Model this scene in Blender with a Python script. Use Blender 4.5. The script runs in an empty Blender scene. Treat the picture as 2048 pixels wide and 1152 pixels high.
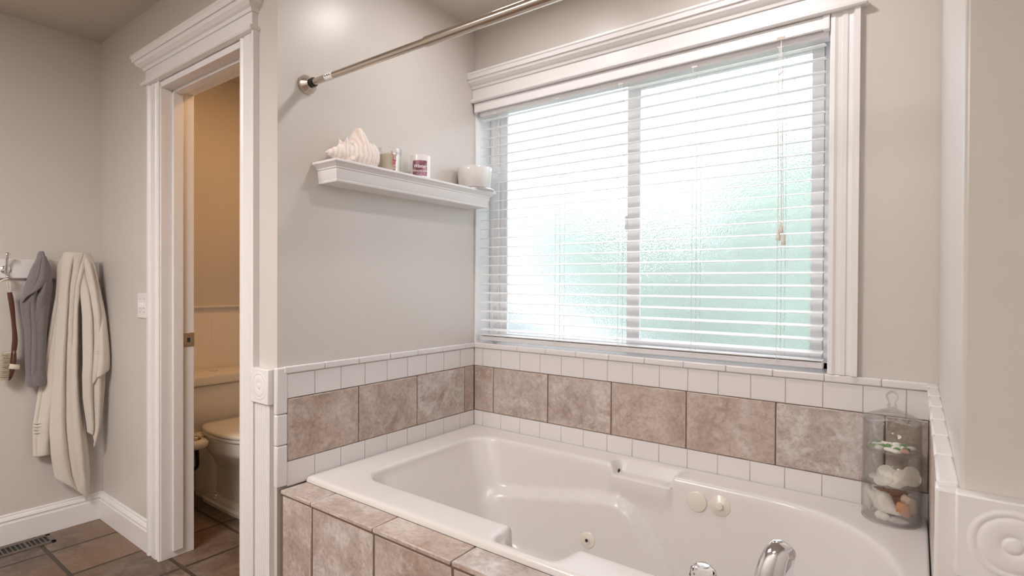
import bpy, bmesh, math, random
from mathutils import Vector, Matrix, noise
from mathutils.bvhtree import BVHTree
random.seed(7)
PI = math.pi
sc = bpy.context.scene
COL = sc.collection

# ------------------------------------------------------------------ camera, world, exposure
cd = bpy.data.cameras.new('camera'); cam = bpy.data.objects.new('camera', cd); COL.objects.link(cam)
F = Vector((-0.59607499, 0.80288246, -0.00862316)); R = Vector((0.80287818, 0.59612361, 0.00482306)); U = Vector((-0.00901282, 0.00404845, 0.99995119))
cam.matrix_world = Matrix(((R.x, U.x, -F.x, 1.71876761), (R.y, U.y, -F.y, -2.00948013), (R.z, U.z, -F.z, 1.21715592), (0, 0, 0, 1)))
cd.sensor_width = 36.0; cd.lens = 36.0 * 1091.22 / 2048.0; cd.clip_start = 0.02
sc.camera = cam
sc.view_settings.view_transform = 'Standard'; sc.view_settings.look = 'None'
sc.view_settings.gamma = 1.0; sc.view_settings.use_curve_mapping = False
EXPOSURE = 0.10
sc.view_settings.exposure = EXPOSURE
SKY = 4.4
w = bpy.data.worlds.new('world'); sc.world = w; w.use_nodes = True
bg = w.node_tree.nodes['Background']; bg.inputs[0].default_value = (0.90, 0.94, 1.06, 1); bg.inputs[1].default_value = SKY
LAMP_TUB = 88.0; FILL_ROOM = 29.0; LAMP_TOILET = 85.0
WARM = (1.0, 0.95, 0.925)
sc.cycles.max_bounces = 12; sc.cycles.diffuse_bounces = 6; sc.cycles.glossy_bounces = 5
sc.cycles.transmission_bounces = 10; sc.cycles.transparent_max_bounces = 16
sc.cycles.sample_clamp_indirect = 6.0

# ------------------------------------------------------------------ materials
def mat(name, color=(.8, .8, .8), rough=.5, metal=0, bump=None, coat=0, spec=.5, sheen=0, trans=0, ior=1.5):
    m = bpy.data.materials.new(name); m.use_nodes = True
    n = m.node_tree.nodes; l = m.node_tree.links; b = n['Principled BSDF']
    b.inputs['Base Color'].default_value = (*color, 1); b.inputs['Roughness'].default_value = rough
    b.inputs['Metallic'].default_value = metal; b.inputs['Coat Weight'].default_value = coat
    b.inputs['Specular IOR Level'].default_value = spec; b.inputs['Sheen Weight'].default_value = sheen
    b.inputs['Transmission Weight'].default_value = trans; b.inputs['IOR'].default_value = ior
    if bump:
        tc = n.new('ShaderNodeTexCoord'); t = n.new('ShaderNodeTexNoise'); bp = n.new('ShaderNodeBump')
        t.inputs['Scale'].default_value = bump[0]; t.inputs['Detail'].default_value = 3
        bp.inputs['Strength'].default_value = bump[1]; bp.inputs['Distance'].default_value = bump[2]
        l.new(tc.outputs['Object'], t.inputs['Vector']); l.new(t.outputs['Fac'], bp.inputs['Height']); l.new(bp.outputs[0], b.inputs['Normal'])
    return m
def ramp(n, stops):
    r = n.new('ShaderNodeValToRGB'); e = r.color_ramp.elements
    while len(e) > 1: e.remove(e[-1])
    e[0].position = stops[0][0]; e[0].color = (*stops[0][1], 1)
    for p, c in stops[1:]:
        k = e.new(p); k.color = (*c, 1)
    return r
def stone(name, dark, mid, light, rough=.45, brick=False, warm=(.40, .26, .17)):
    m = mat(name, mid, rough); n = m.node_tree.nodes; l = m.node_tree.links; b = n['Principled BSDF']
    tc = n.new('ShaderNodeTexCoord'); geo = n.new('ShaderNodeNewGeometry')
    add = n.new('ShaderNodeVectorMath'); add.operation = 'ADD'
    if not brick:
        sc_ = n.new('ShaderNodeVectorMath'); sc_.operation = 'SCALE'; sc_.inputs[0].default_value = (13, 7, 11)
        l.new(geo.outputs['Random Per Island'], sc_.inputs['Scale']); l.new(sc_.outputs[0], add.inputs[1])
    l.new(tc.outputs['Object'], add.inputs[0])
    t1 = n.new('ShaderNodeTexNoise'); t1.inputs['Scale'].default_value = 7; t1.inputs['Detail'].default_value = 8; t1.inputs['Roughness'].default_value = .68; t1.inputs['Distortion'].default_value = .25
    t2 = n.new('ShaderNodeTexNoise'); t2.inputs['Scale'].default_value = 11; t2.inputs['Detail'].default_value = 9; t2.inputs['Roughness'].default_value = .75; t2.inputs['Distortion'].default_value = .35
    t3 = n.new('ShaderNodeTexNoise'); t3.inputs['Scale'].default_value = 70; t3.inputs['Detail'].default_value = 6; t3.inputs['Roughness'].default_value = .7
    for t in (t1, t2, t3): l.new(add.outputs[0], t.inputs['Vector'])
    r1 = ramp(n, [(.34, dark), (.5, mid), (.66, light)]); l.new(t1.outputs['Fac'], r1.inputs[0])
    mx = n.new('ShaderNodeMix'); mx.data_type = 'RGBA'
    r2 = ramp(n, [(.50, (0, 0, 0)), (.60, (.75, .75, .75))]); l.new(t2.outputs['Fac'], r2.inputs[0]); l.new(r2.outputs[0], mx.inputs[0])
    l.new(r1.outputs[0], mx.inputs[6]); mx.inputs[7].default_value = (*light, 1)
    mw = n.new('ShaderNodeMix'); mw.data_type = 'RGBA'; mw.inputs[7].default_value = (*warm, 1)
    l.new(mx.outputs[2], mw.inputs[6])
    if brick:
        t4 = n.new('ShaderNodeTexNoise'); t4.inputs['Scale'].default_value = 2.3; l.new(tc.outputs['Object'], t4.inputs['Vector'])
        r4 = ramp(n, [(.4, (0, 0, 0)), (.65, (.7, .7, .7))]); l.new(t4.outputs['Fac'], r4.inputs[0]); l.new(r4.outputs[0], mw.inputs[0])
    else:
        r4 = n.new('ShaderNodeMath'); r4.operation = 'MULTIPLY'; r4.inputs[1].default_value = .46
        l.new(geo.outputs['Random Per Island'], r4.inputs[0]); l.new(r4.outputs[0], mw.inputs[0])
    m3 = n.new('ShaderNodeMix'); m3.data_type = 'RGBA'; m3.blend_type = 'MULTIPLY'; m3.inputs[0].default_value = .55
    r3 = ramp(n, [(.36, (.62, .58, .55)), (.55, (1, 1, 1))]); l.new(t3.outputs['Fac'], r3.inputs[0])
    l.new(mw.outputs[2], m3.inputs[6]); l.new(r3.outputs[0], m3.inputs[7])
    out = m3.outputs[2]
    bp = n.new('ShaderNodeBump'); bp.inputs['Strength'].default_value = .5; bp.inputs['Distance'].default_value = .004
    l.new(t1.outputs['Fac'], bp.inputs['Height'])
    if brick:
        mp = n.new('ShaderNodeMapping'); mp.inputs['Location'].default_value = (1.085 + 3.05, .68 + 6.1, 0)
        bk = n.new('ShaderNodeTexBrick'); bk.offset = 0; bk.inputs['Scale'].default_value = 1
        bk.inputs['Brick Width'].default_value = .305; bk.inputs['Row Height'].default_value = .305
        bk.inputs['Mortar Size'].default_value = .008; bk.inputs['Mortar Smooth'].default_value = .3
        bk.inputs['Color1'].default_value = (1.0, .98, .96, 1); bk.inputs['Color2'].default_value = (.66, .66, .68, 1)
        l.new(tc.outputs['Object'], mp.inputs[0]); l.new(mp.outputs[0], bk.inputs['Vector'])
        m5 = n.new('ShaderNodeMix'); m5.data_type = 'RGBA'; m5.blend_type = 'MULTIPLY'; m5.inputs[0].default_value = 1
        l.new(out, m5.inputs[6]); l.new(bk.outputs['Color'], m5.inputs[7])
        m4 = n.new('ShaderNodeMix'); m4.data_type = 'RGBA'; m4.inputs[7].default_value = (.055, .038, .026, 1)
        l.new(bk.outputs['Fac'], m4.inputs[0]); l.new(m5.outputs[2], m4.inputs[6]); out = m4.outputs[2]
        b2 = n.new('ShaderNodeBump'); b2.invert = True; b2.inputs['Strength'].default_value = 1; b2.inputs['Distance'].default_value = .004
        l.new(bk.outputs['Fac'], b2.inputs['Height']); l.new(bp.outputs[0], b2.inputs['Normal']); l.new(b2.outputs[0], b.inputs['Normal'])
    else:
        l.new(bp.outputs[0], b.inputs['Normal'])
    l.new(out, b.inputs['Base Color'])
    return m

M = {}
M['wall'] = mat('wall_paint', (.64, .60, .56), .32, bump=(260, .12, .002))
M['ceil'] = mat('ceiling_paint', (.60, .545, .475), .75, bump=(120, .2, .003))
M['trim'] = mat('white_trim_paint', (.80, .78, .77), .34, bump=(60, .05, .001))
M['white_tile'] = mat('white_tile_glaze', (.75, .72, .71), .14, bump=(14, .06, .002))
M['grout_w'] = mat('white_grout', (.62, .56, .52), .8)
M['grout_b'] = mat('brown_grout', (.17, .115, .08), .9, bump=(300, .3, .001))
M['tile'] = stone('slate_look_tile', (.35, .27, .235), (.50, .425, .39), (.70, .65, .625), warm=(.46, .31, .21))
M['floor'] = stone('floor_tile', (.085, .055, .04), (.165, .118, .09), (.27, .215, .175), .42, True, (.25, .15, .09))
M['tub'] = mat('tub_acrylic', (.71, .675, .65), .24)
M['bone'] = mat('bone_plastic', (.72, .66, .58), .25)
M['dark'] = mat('dark_hole', (.02, .018, .016), .6)
M['chrome'] = mat('chrome', (.82, .83, .86), .06, 1)
M['nickel'] = mat('brushed_nickel', (.62, .55, .48), .22, 1)
M['vinyl'] = mat('white_vinyl', (.90, .90, .91), .3)
M['blind'] = mat('blind_slat', (.86, .85, .85), .35)
M['cord'] = mat('white_cord', (.78, .76, .74), .8)
M['ceramic'] = mat('toilet_ceramic', (.80, .76, .70), .08, coat=.4)
M['seat'] = mat('seat_plastic', (.78, .74, .68), .22)
M['black'] = mat('black_rubber', (.012, .012, .012), .5)
M['wood'] = mat('brush_wood', (.085, .022, .010), .3, bump=(40, .1, .002), coat=.4)
M['bristle'] = mat('bristle', (.55, .47, .36), .9)
M['strap'] = mat('cotton_strap', (.74, .66, .56), .9)
M['wax'] = mat('cream_wax', (.84, .76, .62), .45)
M['wax_w'] = mat('white_wax', (.82, .80, .79), .35)
M['silver'] = mat('silver_lid', (.72, .72, .75), .25, 1)
M['register'] = mat('register_metal', (.15, .12, .095), .5, .2)
M['glass'] = mat('clear_glass', (1, 1, 1), .0, trans=1, ior=1.45)
def thin_glass():
    m = bpy.data.materials.new('thin_clear_glass'); m.use_nodes = True; n = m.node_tree.nodes; l = m.node_tree.links
    n.remove(n['Principled BSDF']); t = n.new('ShaderNodeBsdfTransparent'); t.inputs[0].default_value = (.993, .996, .993, 1)
    g = n.new('ShaderNodeBsdfGlossy'); g.inputs['Roughness'].default_value = .03
    fr = n.new('ShaderNodeLayerWeight'); fr.inputs['Blend'].default_value = .35
    pw = n.new('ShaderNodeMath'); pw.operation = 'MULTIPLY'; pw.inputs[1].default_value = .45; l.new(fr.outputs['Fresnel'], pw.inputs[0])
    mx = n.new('ShaderNodeMixShader'); l.new(pw.outputs[0], mx.inputs[0]); l.new(t.outputs[0], mx.inputs[1]); l.new(g.outputs[0], mx.inputs[2])
    l.new(mx.outputs[0], n['Material Output'].inputs['Surface']); return m
M['glass'] = thin_glass()
M['frosted'] = mat('white_glass', (.80, .78, .76), .12, coat=.6)
M['crystal'] = mat('crystal', (1, 1, 1), .0, trans=1, ior=1.52)
M['sand_dollar'] = mat('sand_dollar', (.82, .77, .69), .8, bump=(90, .3, .002))
M['shell_w'] = mat('white_shell', (.85, .80, .73), .5, bump=(60, .4, .003))
M['shell_o'] = mat('orange_shell', (.70, .33, .16), .4, bump=(60, .4, .003))
M['shell_g'] = mat('grey_shell', (.50, .48, .45), .5, bump=(60, .4, .003))
M['shell_t'] = mat('tan_shell', (.74, .57, .42), .5, bump=(60, .4, .003))
M['shell_b'] = mat('brown_shell', (.40, .20, .11), .5, bump=(60, .4, .003))
M['seaglass'] = mat('green_sea_glass', (.20, .42, .16), .35, trans=.3)
M['pink'] = mat('coral_pink', (.80, .42, .34), .5)
M['ink_red'] = mat('red_ink', (.62, .09, .08), .5)
M['ink_mag'] = mat('magenta_ink', (.55, .10, .27), .5)
M['ink_w'] = mat('white_ink', (.88, .86, .84), .5)
M['conch'] = mat('conch', (.83, .69, .61), .45)
def conch_nodes():
    m = M['conch']; n = m.node_tree.nodes; l = m.node_tree.links; b = n['Principled BSDF']
    tc = n.new('ShaderNodeTexCoord'); t = n.new('ShaderNodeTexWave'); t.inputs['Scale'].default_value = 22; t.inputs['Distortion'].default_value = 6; t.inputs['Detail'].default_value = 3
    t.bands_direction = 'Y'
    r = ramp(n, [(.0, (.78, .64, .56)), (.45, (.84, .74, .68)), (1, (.86, .79, .74))]); l.new(tc.outputs['Object'], t.inputs[0]); l.new(t.outputs['Fac'], r.inputs[0])
    bp = n.new('ShaderNodeBump'); bp.inputs['Strength'].default_value = .5; bp.inputs['Distance'].default_value = .003
    l.new(t.outputs['Fac'], bp.inputs['Height']); l.new(bp.outputs[0], b.inputs['Normal']); l.new(r.outputs[0], b.inputs['Base Color'])
conch_nodes()
def fabric(name, c, sc1=900, c2=None):
    m = mat(name, c, .95, sheen=.35, bump=(sc1, .7, .004)); n = m.node_tree.nodes; l = m.node_tree.links; b = n['Principled BSDF']
    if c2:
        tc = n.new('ShaderNodeTexCoord'); t = n.new('ShaderNodeTexNoise'); t.inputs['Scale'].default_value = 420; t.inputs['Detail'].default_value = 2
        r = ramp(n, [(.4, c), (.6, c2)]); l.new(tc.outputs['Object'], t.inputs['Vector']); l.new(t.outputs['Fac'], r.inputs[0]); l.new(r.outputs[0], b.inputs['Base Color'])
    return m
M['towel'] = fabric('cream_terry', (.76, .69, .61), 520)
M['robe'] = fabric('grey_jersey', (.175, .155, .155), 500, (.27, .245, .245))
def label_mat():
    m = mat('candle_label', (.3, .12, .16), .35); n = m.node_tree.nodes; l = m.node_tree.links; b = n['Principled BSDF']
    tc = n.new('ShaderNodeTexCoord'); t = n.new('ShaderNodeTexNoise'); t.inputs['Scale'].default_value = 45; t.inputs['Detail'].default_value = 6
    r = ramp(n, [(.36, (.16, .05, .08)), (.5, (.34, .14, .19)), (.58, (.42, .22, .34)), (.68, (.75, .40, .25))])
    l.new(tc.outputs['Object'], t.inputs['Vector']); l.new(t.outputs['Fac'], r.inputs[0]); l.new(r.outputs[0], b.inputs['Base Color'])
    return m
M['label'] = label_mat()
def bead_mat():
    m = mat('beadboard_paint', (.88, .83, .76), .4); n = m.node_tree.nodes; l = m.node_tree.links; b = n['Principled BSDF']
    tc = n.new('ShaderNodeTexCoord'); wv = n.new('ShaderNodeTexWave'); wv.bands_direction = 'Y'; wv.wave_profile = 'SAW'; wv.inputs['Scale'].default_value = 4.0
    r = ramp(n, [(.0, (0, 0, 0)), (.06, (1, 1, 1)), (.94, (1, 1, 1)), (1, (0, 0, 0))]); l.new(tc.outputs['Object'], wv.inputs[0]); l.new(wv.outputs['Fac'], r.inputs[0])
    bp = n.new('ShaderNodeBump'); bp.inputs['Strength'].default_value = .5; bp.inputs['Distance'].default_value = .003
    l.new(r.outputs[0], bp.inputs['Height']); l.new(bp.outputs[0], b.inputs['Normal'])
    return m
M['bead'] = bead_mat()
def emis(name, c, s):
    m = bpy.data.materials.new(name); m.use_nodes = True; n = m.node_tree.nodes; b = n['Principled BSDF']
    b.inputs['Base Color'].default_value = (.9, .9, .9, 1); b.inputs['Emission Color'].default_value = (*c, 1); b.inputs['Emission Strength'].default_value = s
    return m
M['lamp_tub'] = emis('lamp_lens_tub', (1.0, .96, .96), LAMP_TUB)
M['fill_tub_b'] = emis('fill_light_faucet_end', (1.0, .96, .96), LAMP_TUB * 1.7)
M['fill_room'] = emis('fill_light_room', WARM, FILL_ROOM)
M['lamp_toilet'] = emis('lamp_lens_toilet', (1.0, .56, .22), LAMP_TOILET)
def obscure():
    m = bpy.data.materials.new('obscure_glass'); m.use_nodes = True; n = m.node_tree.nodes; l = m.node_tree.links
    n.remove(n['Principled BSDF']); out = n['Material Output']
    tc = n.new('ShaderNodeTexCoord')
    v = n.new('ShaderNodeTexVoronoi'); v.inputs['Scale'].default_value = 165; v.feature = 'F1'
    nz = n.new('ShaderNodeTexNoise'); nz.inputs['Scale'].default_value = 120; nz.inputs['Detail'].default_value = 2
    sm = n.new('ShaderNodeMath'); sm.operation = 'ADD'
    for t in (v, nz): l.new(tc.outputs['Object'], t.inputs['Vector'])
    l.new(v.outputs['Distance'], sm.inputs[0]); l.new(nz.outputs['Fac'], sm.inputs[1])
    bp = n.new('ShaderNodeBump'); bp.inputs['Strength'].default_value = .42; bp.inputs['Distance'].default_value = .0022; l.new(sm.outputs[0], bp.inputs['Height'])
    g = n.new('ShaderNodeBsdfRefraction'); g.inputs['Roughness'].default_value = .07; g.inputs['IOR'].default_value = 1.45; l.new(bp.outputs[0], g.inputs['Normal'])
    tr = n.new('ShaderNodeBsdfTranslucent'); tr.inputs['Color'].default_value = (.95, .97, .97, 1)
    tp = n.new('ShaderNodeBsdfTransparent'); tp.inputs['Color'].default_value = (.97, 1, .98, 1)
    gl = n.new('ShaderNodeBsdfGlossy'); gl.inputs['Roughness'].default_value = .2; l.new(bp.outputs[0], gl.inputs['Normal'])
    m1 = n.new('ShaderNodeMixShader'); m1.inputs[0].default_value = .20; l.new(g.outputs[0], m1.inputs[1]); l.new(tr.outputs[0], m1.inputs[2])
    m2 = n.new('ShaderNodeMixShader'); m2.inputs[0].default_value = .12; l.new(m1.outputs[0], m2.inputs[1]); l.new(tp.outputs[0], m2.inputs[2])
    m3 = n.new('ShaderNodeMixShader'); m3.inputs[0].default_value = .05; l.new(m2.outputs[0], m3.inputs[1]); l.new(gl.outputs[0], m3.inputs[2])
    l.new(m3.outputs[0], out.inputs['Surface'])
    return m
M['obscure'] = obscure()
M['leaf'] = stone('hedge_leaf', (.03, .075, .045), (.07, .145, .09), (.14, .215, .145), .7, False, (.12, .18, .09))
M['lawn'] = mat('lawn_grass', (.16, .30, .12), .9, bump=(60, .5, .02))
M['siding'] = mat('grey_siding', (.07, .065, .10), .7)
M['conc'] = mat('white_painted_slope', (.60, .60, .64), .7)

# ------------------------------------------------------------------ builders
def wloc(o):
    v = Vector((0, 0, 0))
    while o: v += o.location; o = o.parent
    return v
class MB:
    def __init__(s): s.bm = bmesh.new()
    def box(s, x0, x1, y0, y1, z0, z1):
        v = [s.bm.verts.new(p) for p in ((x0, y0, z0), (x1, y0, z0), (x1, y1, z0), (x0, y1, z0), (x0, y0, z1), (x1, y0, z1), (x1, y1, z1), (x0, y1, z1))]
        for f in ((0, 3, 2, 1), (4, 5, 6, 7), (0, 1, 5, 4), (1, 2, 6, 5), (2, 3, 7, 6), (3, 0, 4, 7)): s.bm.faces.new([v[i] for i in f])
        return s
    def loft(s, rings, cap0=True, cap1=True, closed=True):
        rv = [[s.bm.verts.new(p) for p in r] for r in rings]; n = len(rv[0])
        for a, b in zip(rv, rv[1:]):
            for i in range(n if closed else n - 1):
                j = (i + 1) % n
                try: s.bm.faces.new((a[i], a[j], b[j], b[i]))
                except ValueError: pass
        if cap0 and closed: s.bm.faces.new(list(reversed(rv[0])))
        if cap1 and closed: s.bm.faces.new(rv[-1])
        return s
    def lathe(s, prof, c, n=32, axis='z', cap=True):
        rings = []
        for r, h in prof:
            ring = []
            for k in range(n):
                a = 2 * PI * k / n; p, q = r * math.cos(a), r * math.sin(a)
                if axis == 'z': ring.append((c[0] + p, c[1] + q, c[2] + h))
                elif axis == 'x': ring.append((c[0] + h, c[1] + p, c[2] + q))
                else: ring.append((c[0] + q, c[1] + h, c[2] + p))
            rings.append(ring)
        return s.loft(rings, cap, cap)
    def tube(s, pts, rad, n=10, flat=1.0, side=None):
        pts = [Vector(p) for p in pts]; rings = []
        rads = rad if isinstance(rad, (list, tuple)) else [rad] * len(pts)
        up = Vector(side) if side else Vector((0.13, 0.21, 1))
        for i, p in enumerate(pts):
            t = (pts[min(i + 1, len(pts) - 1)] - pts[max(i - 1, 0)]).normalized()
            a = up - t * up.dot(t)
            if a.length < 1e-4: a = Vector((1, 0, 0)) - t * t.x
            a.normalize(); b = t.cross(a)
            rings.append([p + (a * math.cos(2 * PI * k / n) + b * math.sin(2 * PI * k / n) * flat) * rads[i] for k in range(n)])
        return s.loft(rings)
    def build(s, name, m, parent=None, at=None, smooth=False, bevel=0, seg=2, sub=0, solid=0, angle=40):
        if at is None and parent is None:
            at = (0, 0, 0)
        base = wloc(parent) if parent is not None else Vector(at)
        bmesh.ops.recalc_face_normals(s.bm, faces=s.bm.faces)
        me = bpy.data.meshes.new(name)
        for v in s.bm.verts: v.co -= base
        s.bm.to_mesh(me); s.bm.free()
        o = bpy.data.objects.new(name, me); COL.objects.link(o); me.materials.append(m)
        if parent is not None: o.parent = parent
        else: o.location = base
        if solid:
            k = o.modifiers.new('solid', 'SOLIDIFY'); k.thickness = solid; k.offset = 0
        if bevel:
            k = o.modifiers.new('bevel', 'BEVEL'); k.width = bevel; k.segments = seg; k.limit_method = 'ANGLE'; k.angle_limit = math.radians(35)
        if sub:
            k = o.modifiers.new('sub', 'SUBSURF'); k.levels = sub; k.render_levels = sub
        if smooth or bevel:
            for p in me.polygons: p.use_smooth = True
            try: me.set_sharp_from_angle(angle=math.radians(angle))
            except Exception: pass
        return o
def tag(o, label, cat, group=None, kind=None):
    o['label'] = label; o['category'] = cat
    if group: o['group'] = group
    if kind: o['kind'] = kind
    return o
def thing(name, loc, label, cat, group=None):
    o = bpy.data.objects.new(name, None); o.empty_display_size = .05; COL.objects.link(o); o.location = loc
    bpy.context.view_layer.update()
    return tag(o, label, cat, group)
def struct(o, label=None, cat=None):
    o['kind'] = 'structure'
    if label: o['label'] = label; o['category'] = cat
    return o
def spline(pts, n):
    out = []; P = [Vector(p) for p in pts]
    for i in range(len(P) - 1):
        p0, p1, p2, p3 = P[max(i - 1, 0)], P[i], P[i + 1], P[min(i + 2, len(P) - 1)]
        for k in range(n):
            t = k / n
            out.append(.5 * ((2 * p1) + (p2 - p0) * t + (2 * p0 - 5 * p1 + 4 * p2 - p3) * t * t + (3 * p1 - p0 - 3 * p2 + p3) * t ** 3))
    out.append(P[-1]); return out
def lerp_tab(tab, z):
    if z <= tab[0][0]: return tab[0][1]
    for (a, va), (b, vb) in zip(tab, tab[1:]):
        if z <= b: return va + (vb - va) * (z - a) / (b - a)
    return tab[-1][1]
def sstep(a, b, x):
    t = max(0, min(1, (x - a) / (b - a))); return t * t * (3 - 2 * t)

YD = -1.012; YB = -.897; XL = -1.655; CE = 2.44; XW = 1.770
RX1 = 2.75; RY0 = -4.3
# ------------------------------------------------------------------ room shell
struct(MB().box(XL - .1, RX1 + .1, RY0 - .1, .14, -.1, 0).build('floor', M['floor']), 'brown slate look square floor tiles with dark grout', 'floor')
struct(MB().box(XL - .1, RX1 + .1, RY0 - .1, .14, CE, CE + .1).build('ceiling', M['ceil']), 'greige painted flat ceiling', 'ceiling')
m = MB(); OX0, OX1, OZ0, OZ1 = .002, 1.495, .925, 2.085
m.box(XL - .1, OX0, 0, .14, 0, CE); m.box(OX1, RX1 + .1, 0, .14, 0, CE); m.box(OX0, OX1, 0, .14, 0, OZ0); m.box(OX0, OX1, 0, .14, OZ1, CE)
struct(m.build('wall_window', M['wall']), 'greige wall with the wide window above the bathtub', 'wall')
m = MB(); m.box(-.11, 0, YB, 0, 0, CE); m.box(-.2, 0, YD, YB, 0, CE)
struct(m.build('wall_left', M['wall']), 'greige wall carrying the white floating shelf', 'wall')
m = MB(); m.box(XL, -.93, YD, YB, 0, CE); m.box(-.93, -.2, YD, YB, 2.075, CE)
struct(m.build('wall_door', M['wall']), 'greige wall with the toilet room doorway', 'wall')
struct(MB().box(XL - .1, XL, RY0, 0, 0, CE).build('wall_towel', M['wall']), 'greige wall behind the hanging towels', 'wall')
struct(MB().box(XW, RX1, YD, 0, 0, CE).build('wall_right', M['wall'], bevel=.006), 'grey-beige wall end at the right edge of the bath alcove', 'wall')
struct(MB().box(RX1, RX1 + .1, RY0, 0, 0, CE).build('wall_far_right', M['wall']), 'greige side wall behind the camera', 'wall')
struct(MB().box(XL - .1, RX1 + .1, RY0 - .1, RY0, 0, CE).build('wall_back', M['wall']), 'greige back wall behind the camera', 'wall')

# ------------------------------------------------------------------ moulded trims
def crown_rings(x0, x1, ywall, prof, left=True, right=True):
    rs = []
    for z, p in prof:
        a = x0 - (p if left else 0); b = x1 + (p if right else 0); f = ywall - .02 - p
        rs.append([(a, f, z), (b, f, z), (b, ywall, z), (a, ywall, z)])
    return rs
HEAD = [(0, 0), (0, .012), (.004, .016), (.012, .016), (.016, .012), (.016, 0), (.066, 0), (.066, .006), (.076, .010), (.080, .018), (.090, .030), (.102, .034), (.102, .040), (.118, .042), (.122, .046), (.130, .046), (.130, .046)]
def header(name, x0, x1, yw, z0, left, right, parent):
    m = MB(); rings = crown_rings(x0, x1, yw, [(z0 + a, b) for a, b in HEAD], left, right); m.loft(rings)
    return m.build(name, M['trim'], parent, bevel=0)
def casing(m, x0, x1, yw, z0, z1, flip):
    # profile across x: (u, depth) u from inner edge to outer edge
    W = x1 - x0
    pr = [(0, 0), (0, .014), (.012, .017), (.02, .012), (.03, .012), (.034, .016), (W - .034, .016), (W - .030, .011), (W - .02, .013), (W - .014, .022), (W, .022), (W, 0)]
    for u0, u1 in ((0, 1),):
        ring = lambda z: [((x0 + u) if not flip else (x1 - u), yw - d, z) for u, d in pr]
        m.loft([ring(z0), ring(z1)])
# window trim
t = thing('trim_1', (1.53, -.02, .937), 'white moulded window casing with crown header over the blinds', 'window casing'); struct(t)
m = MB(); casing(m, 1.492, 1.572, 0, .933, 2.078, False); m.build('side_casing', M['trim'], t)
header('header', .001, 1.575, 0, 2.076, False, True, t)
# door trim
t = thing('door_1', (-.56, YD, 0), 'white cased doorway opening into the small toilet room', 'doorway'); struct(t)
m = MB(); casing(m, -1.022, -.912, YD, 0, 2.082, True); m.build('side_casing', M['trim'], t)
m = MB(); casing(m, -.222, -.114, YD, 0, 2.082, False); m.build('side_casing', M['trim'], t)
header('header', -1.035, -.125, YD, 2.082, True, True, t)
m = MB(); JY0, JY1 = YD - .008, YB + .012
m.box(-.93, -.908, JY0, JY1, 0, 2.075); m.box(-.225, -.2, JY0, JY1, 0, 2.075); m.box(-.93, -.2, JY0, JY1, 2.055, 2.08)
m.build('jamb', M['trim'], t, bevel=.0015)
m = MB(); SY0, SY1 = -.972, -.934
m.box(-.908, -.896, JY0 + .045, SY1, .03, 2.055); m.box(-.237, -.225, JY0 + .045, SY1, .03, 2.055); m.box(-.908, -.225, JY0 + .045, SY1, 2.043, 2.055)
m.build('door_stop', M['trim'], t, bevel=.002)
m = MB(); m.box(-.9085, -.9065, -.932, -.884, .925, .988); sp = m.build('strike_plate', M['nickel'], t, bevel=.0006); sp['label'] = 'brushed nickel strike plate on the jamb'
m = MB(); m.box(-.9064, -.9062, -.914, -.902, .946, .966); m.build('latch_hole', M['dark'], sp)
# fluted boards with rosettes
def rosette_block(x0, x1, yw, z0, z1, parent):
    m = MB(); m.box(x0, x1, yw - .026, yw, z0, z1); b = m.build('rosette_block', M['trim'], parent, bevel=.0025)
    m = MB(); c = ((x0 + x1) / 2, yw - .026, (z0 + z1) / 2); s = (z1 - z0) / .118
    prof = [(.0500, .0003), (.0490, -.0002), (.0475, -.0002), (.0460, -.0014), (.0430, -.0024), (.0400, -.0014), (.0385, -.0003), (.0372, -.0003), (.0355, -.0016), (.0310, -.0028), (.0240, -.0031), (.0180, -.0027), (.0145, -.0016), (.0125, -.0004), (.0112, -.0004), (.0100, -.0018), (.0078, -.0030), (.0045, -.0036), (.0005, -.0037)]
    m.lathe([(r * s, h * .7) for r, h in prof], c, 48, 'y'); m.build('bullseye', M['trim'], b, smooth=True, angle=60)
def fluted(name, x0, x1, z1, label):
    t = thing(name, ((x0 + x1) / 2, YD, 0), label, 'trim board'); struct(t)
    n = 7; W = x1 - x0; pts = [(x0, 0), (x0, .017)]
    for k in range(n):
        c = x0 + W * (k + .5) / n; w_ = W / n * .36
        pts += [(c - w_, .017), (c - w_ * .6, .0145), (c, .0135), (c + w_ * .6, .0145), (c + w_, .017)]
    pts += [(x1, .017), (x1, 0)]
    MB().loft([[(x, YD - d, 0) for x, d in pts], [(x, YD - d, z1) for x, d in pts]]).build('fluted_board', M['trim'], t)
    return t
t = fluted('trim_2', -.112, -.018, .806, 'white fluted board topped by a bullseye rosette beside the doorway')
rosette_block(-.124, -.012, YD, .806, .924, t)
t = fluted('trim_3', 1.768, 1.885, .815, 'white fluted board topped by a bullseye rosette, cut by the right photo edge')
rosette_block(1.7645, 1.883, YD, .815, .930, t)
# baseboards
def baseboard(name, p0, p1, nrm, label, h=.136):
    prof = [(0, 0), (.016, 0), (.016, h - .042), (.013, h - .036), (.013, h - .030), (.016, h - .026), (.012, h - .016), (.007, h - .010), (.007, h - .004), (.004, h), (0, h)]
    a = Vector(p0); b = Vector(p1); nn = Vector(nrm)
    o = MB().loft([[a + nn * d + Vector((0, 0, z)) for d, z in prof], [b + nn * d + Vector((0, 0, z)) for d, z in prof]]).build(name, M['trim'])
    struct(o, label, 'baseboard')
baseboard('baseboard_towel', (XL, RY0, 0), (XL, YD, 0), (1, 0, 0), 'tall white moulded baseboard under the hanging towels')
baseboard('baseboard_door', (XL, YD, 0), (-1.022, YD, 0), (0, -1, 0), 'short white moulded baseboard left of the doorway casing')
baseboard('baseboard_toilet', (XL, YB, 0), (XL, 0, 0), (1, 0, 0), 'white baseboard behind the toilet')
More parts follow.
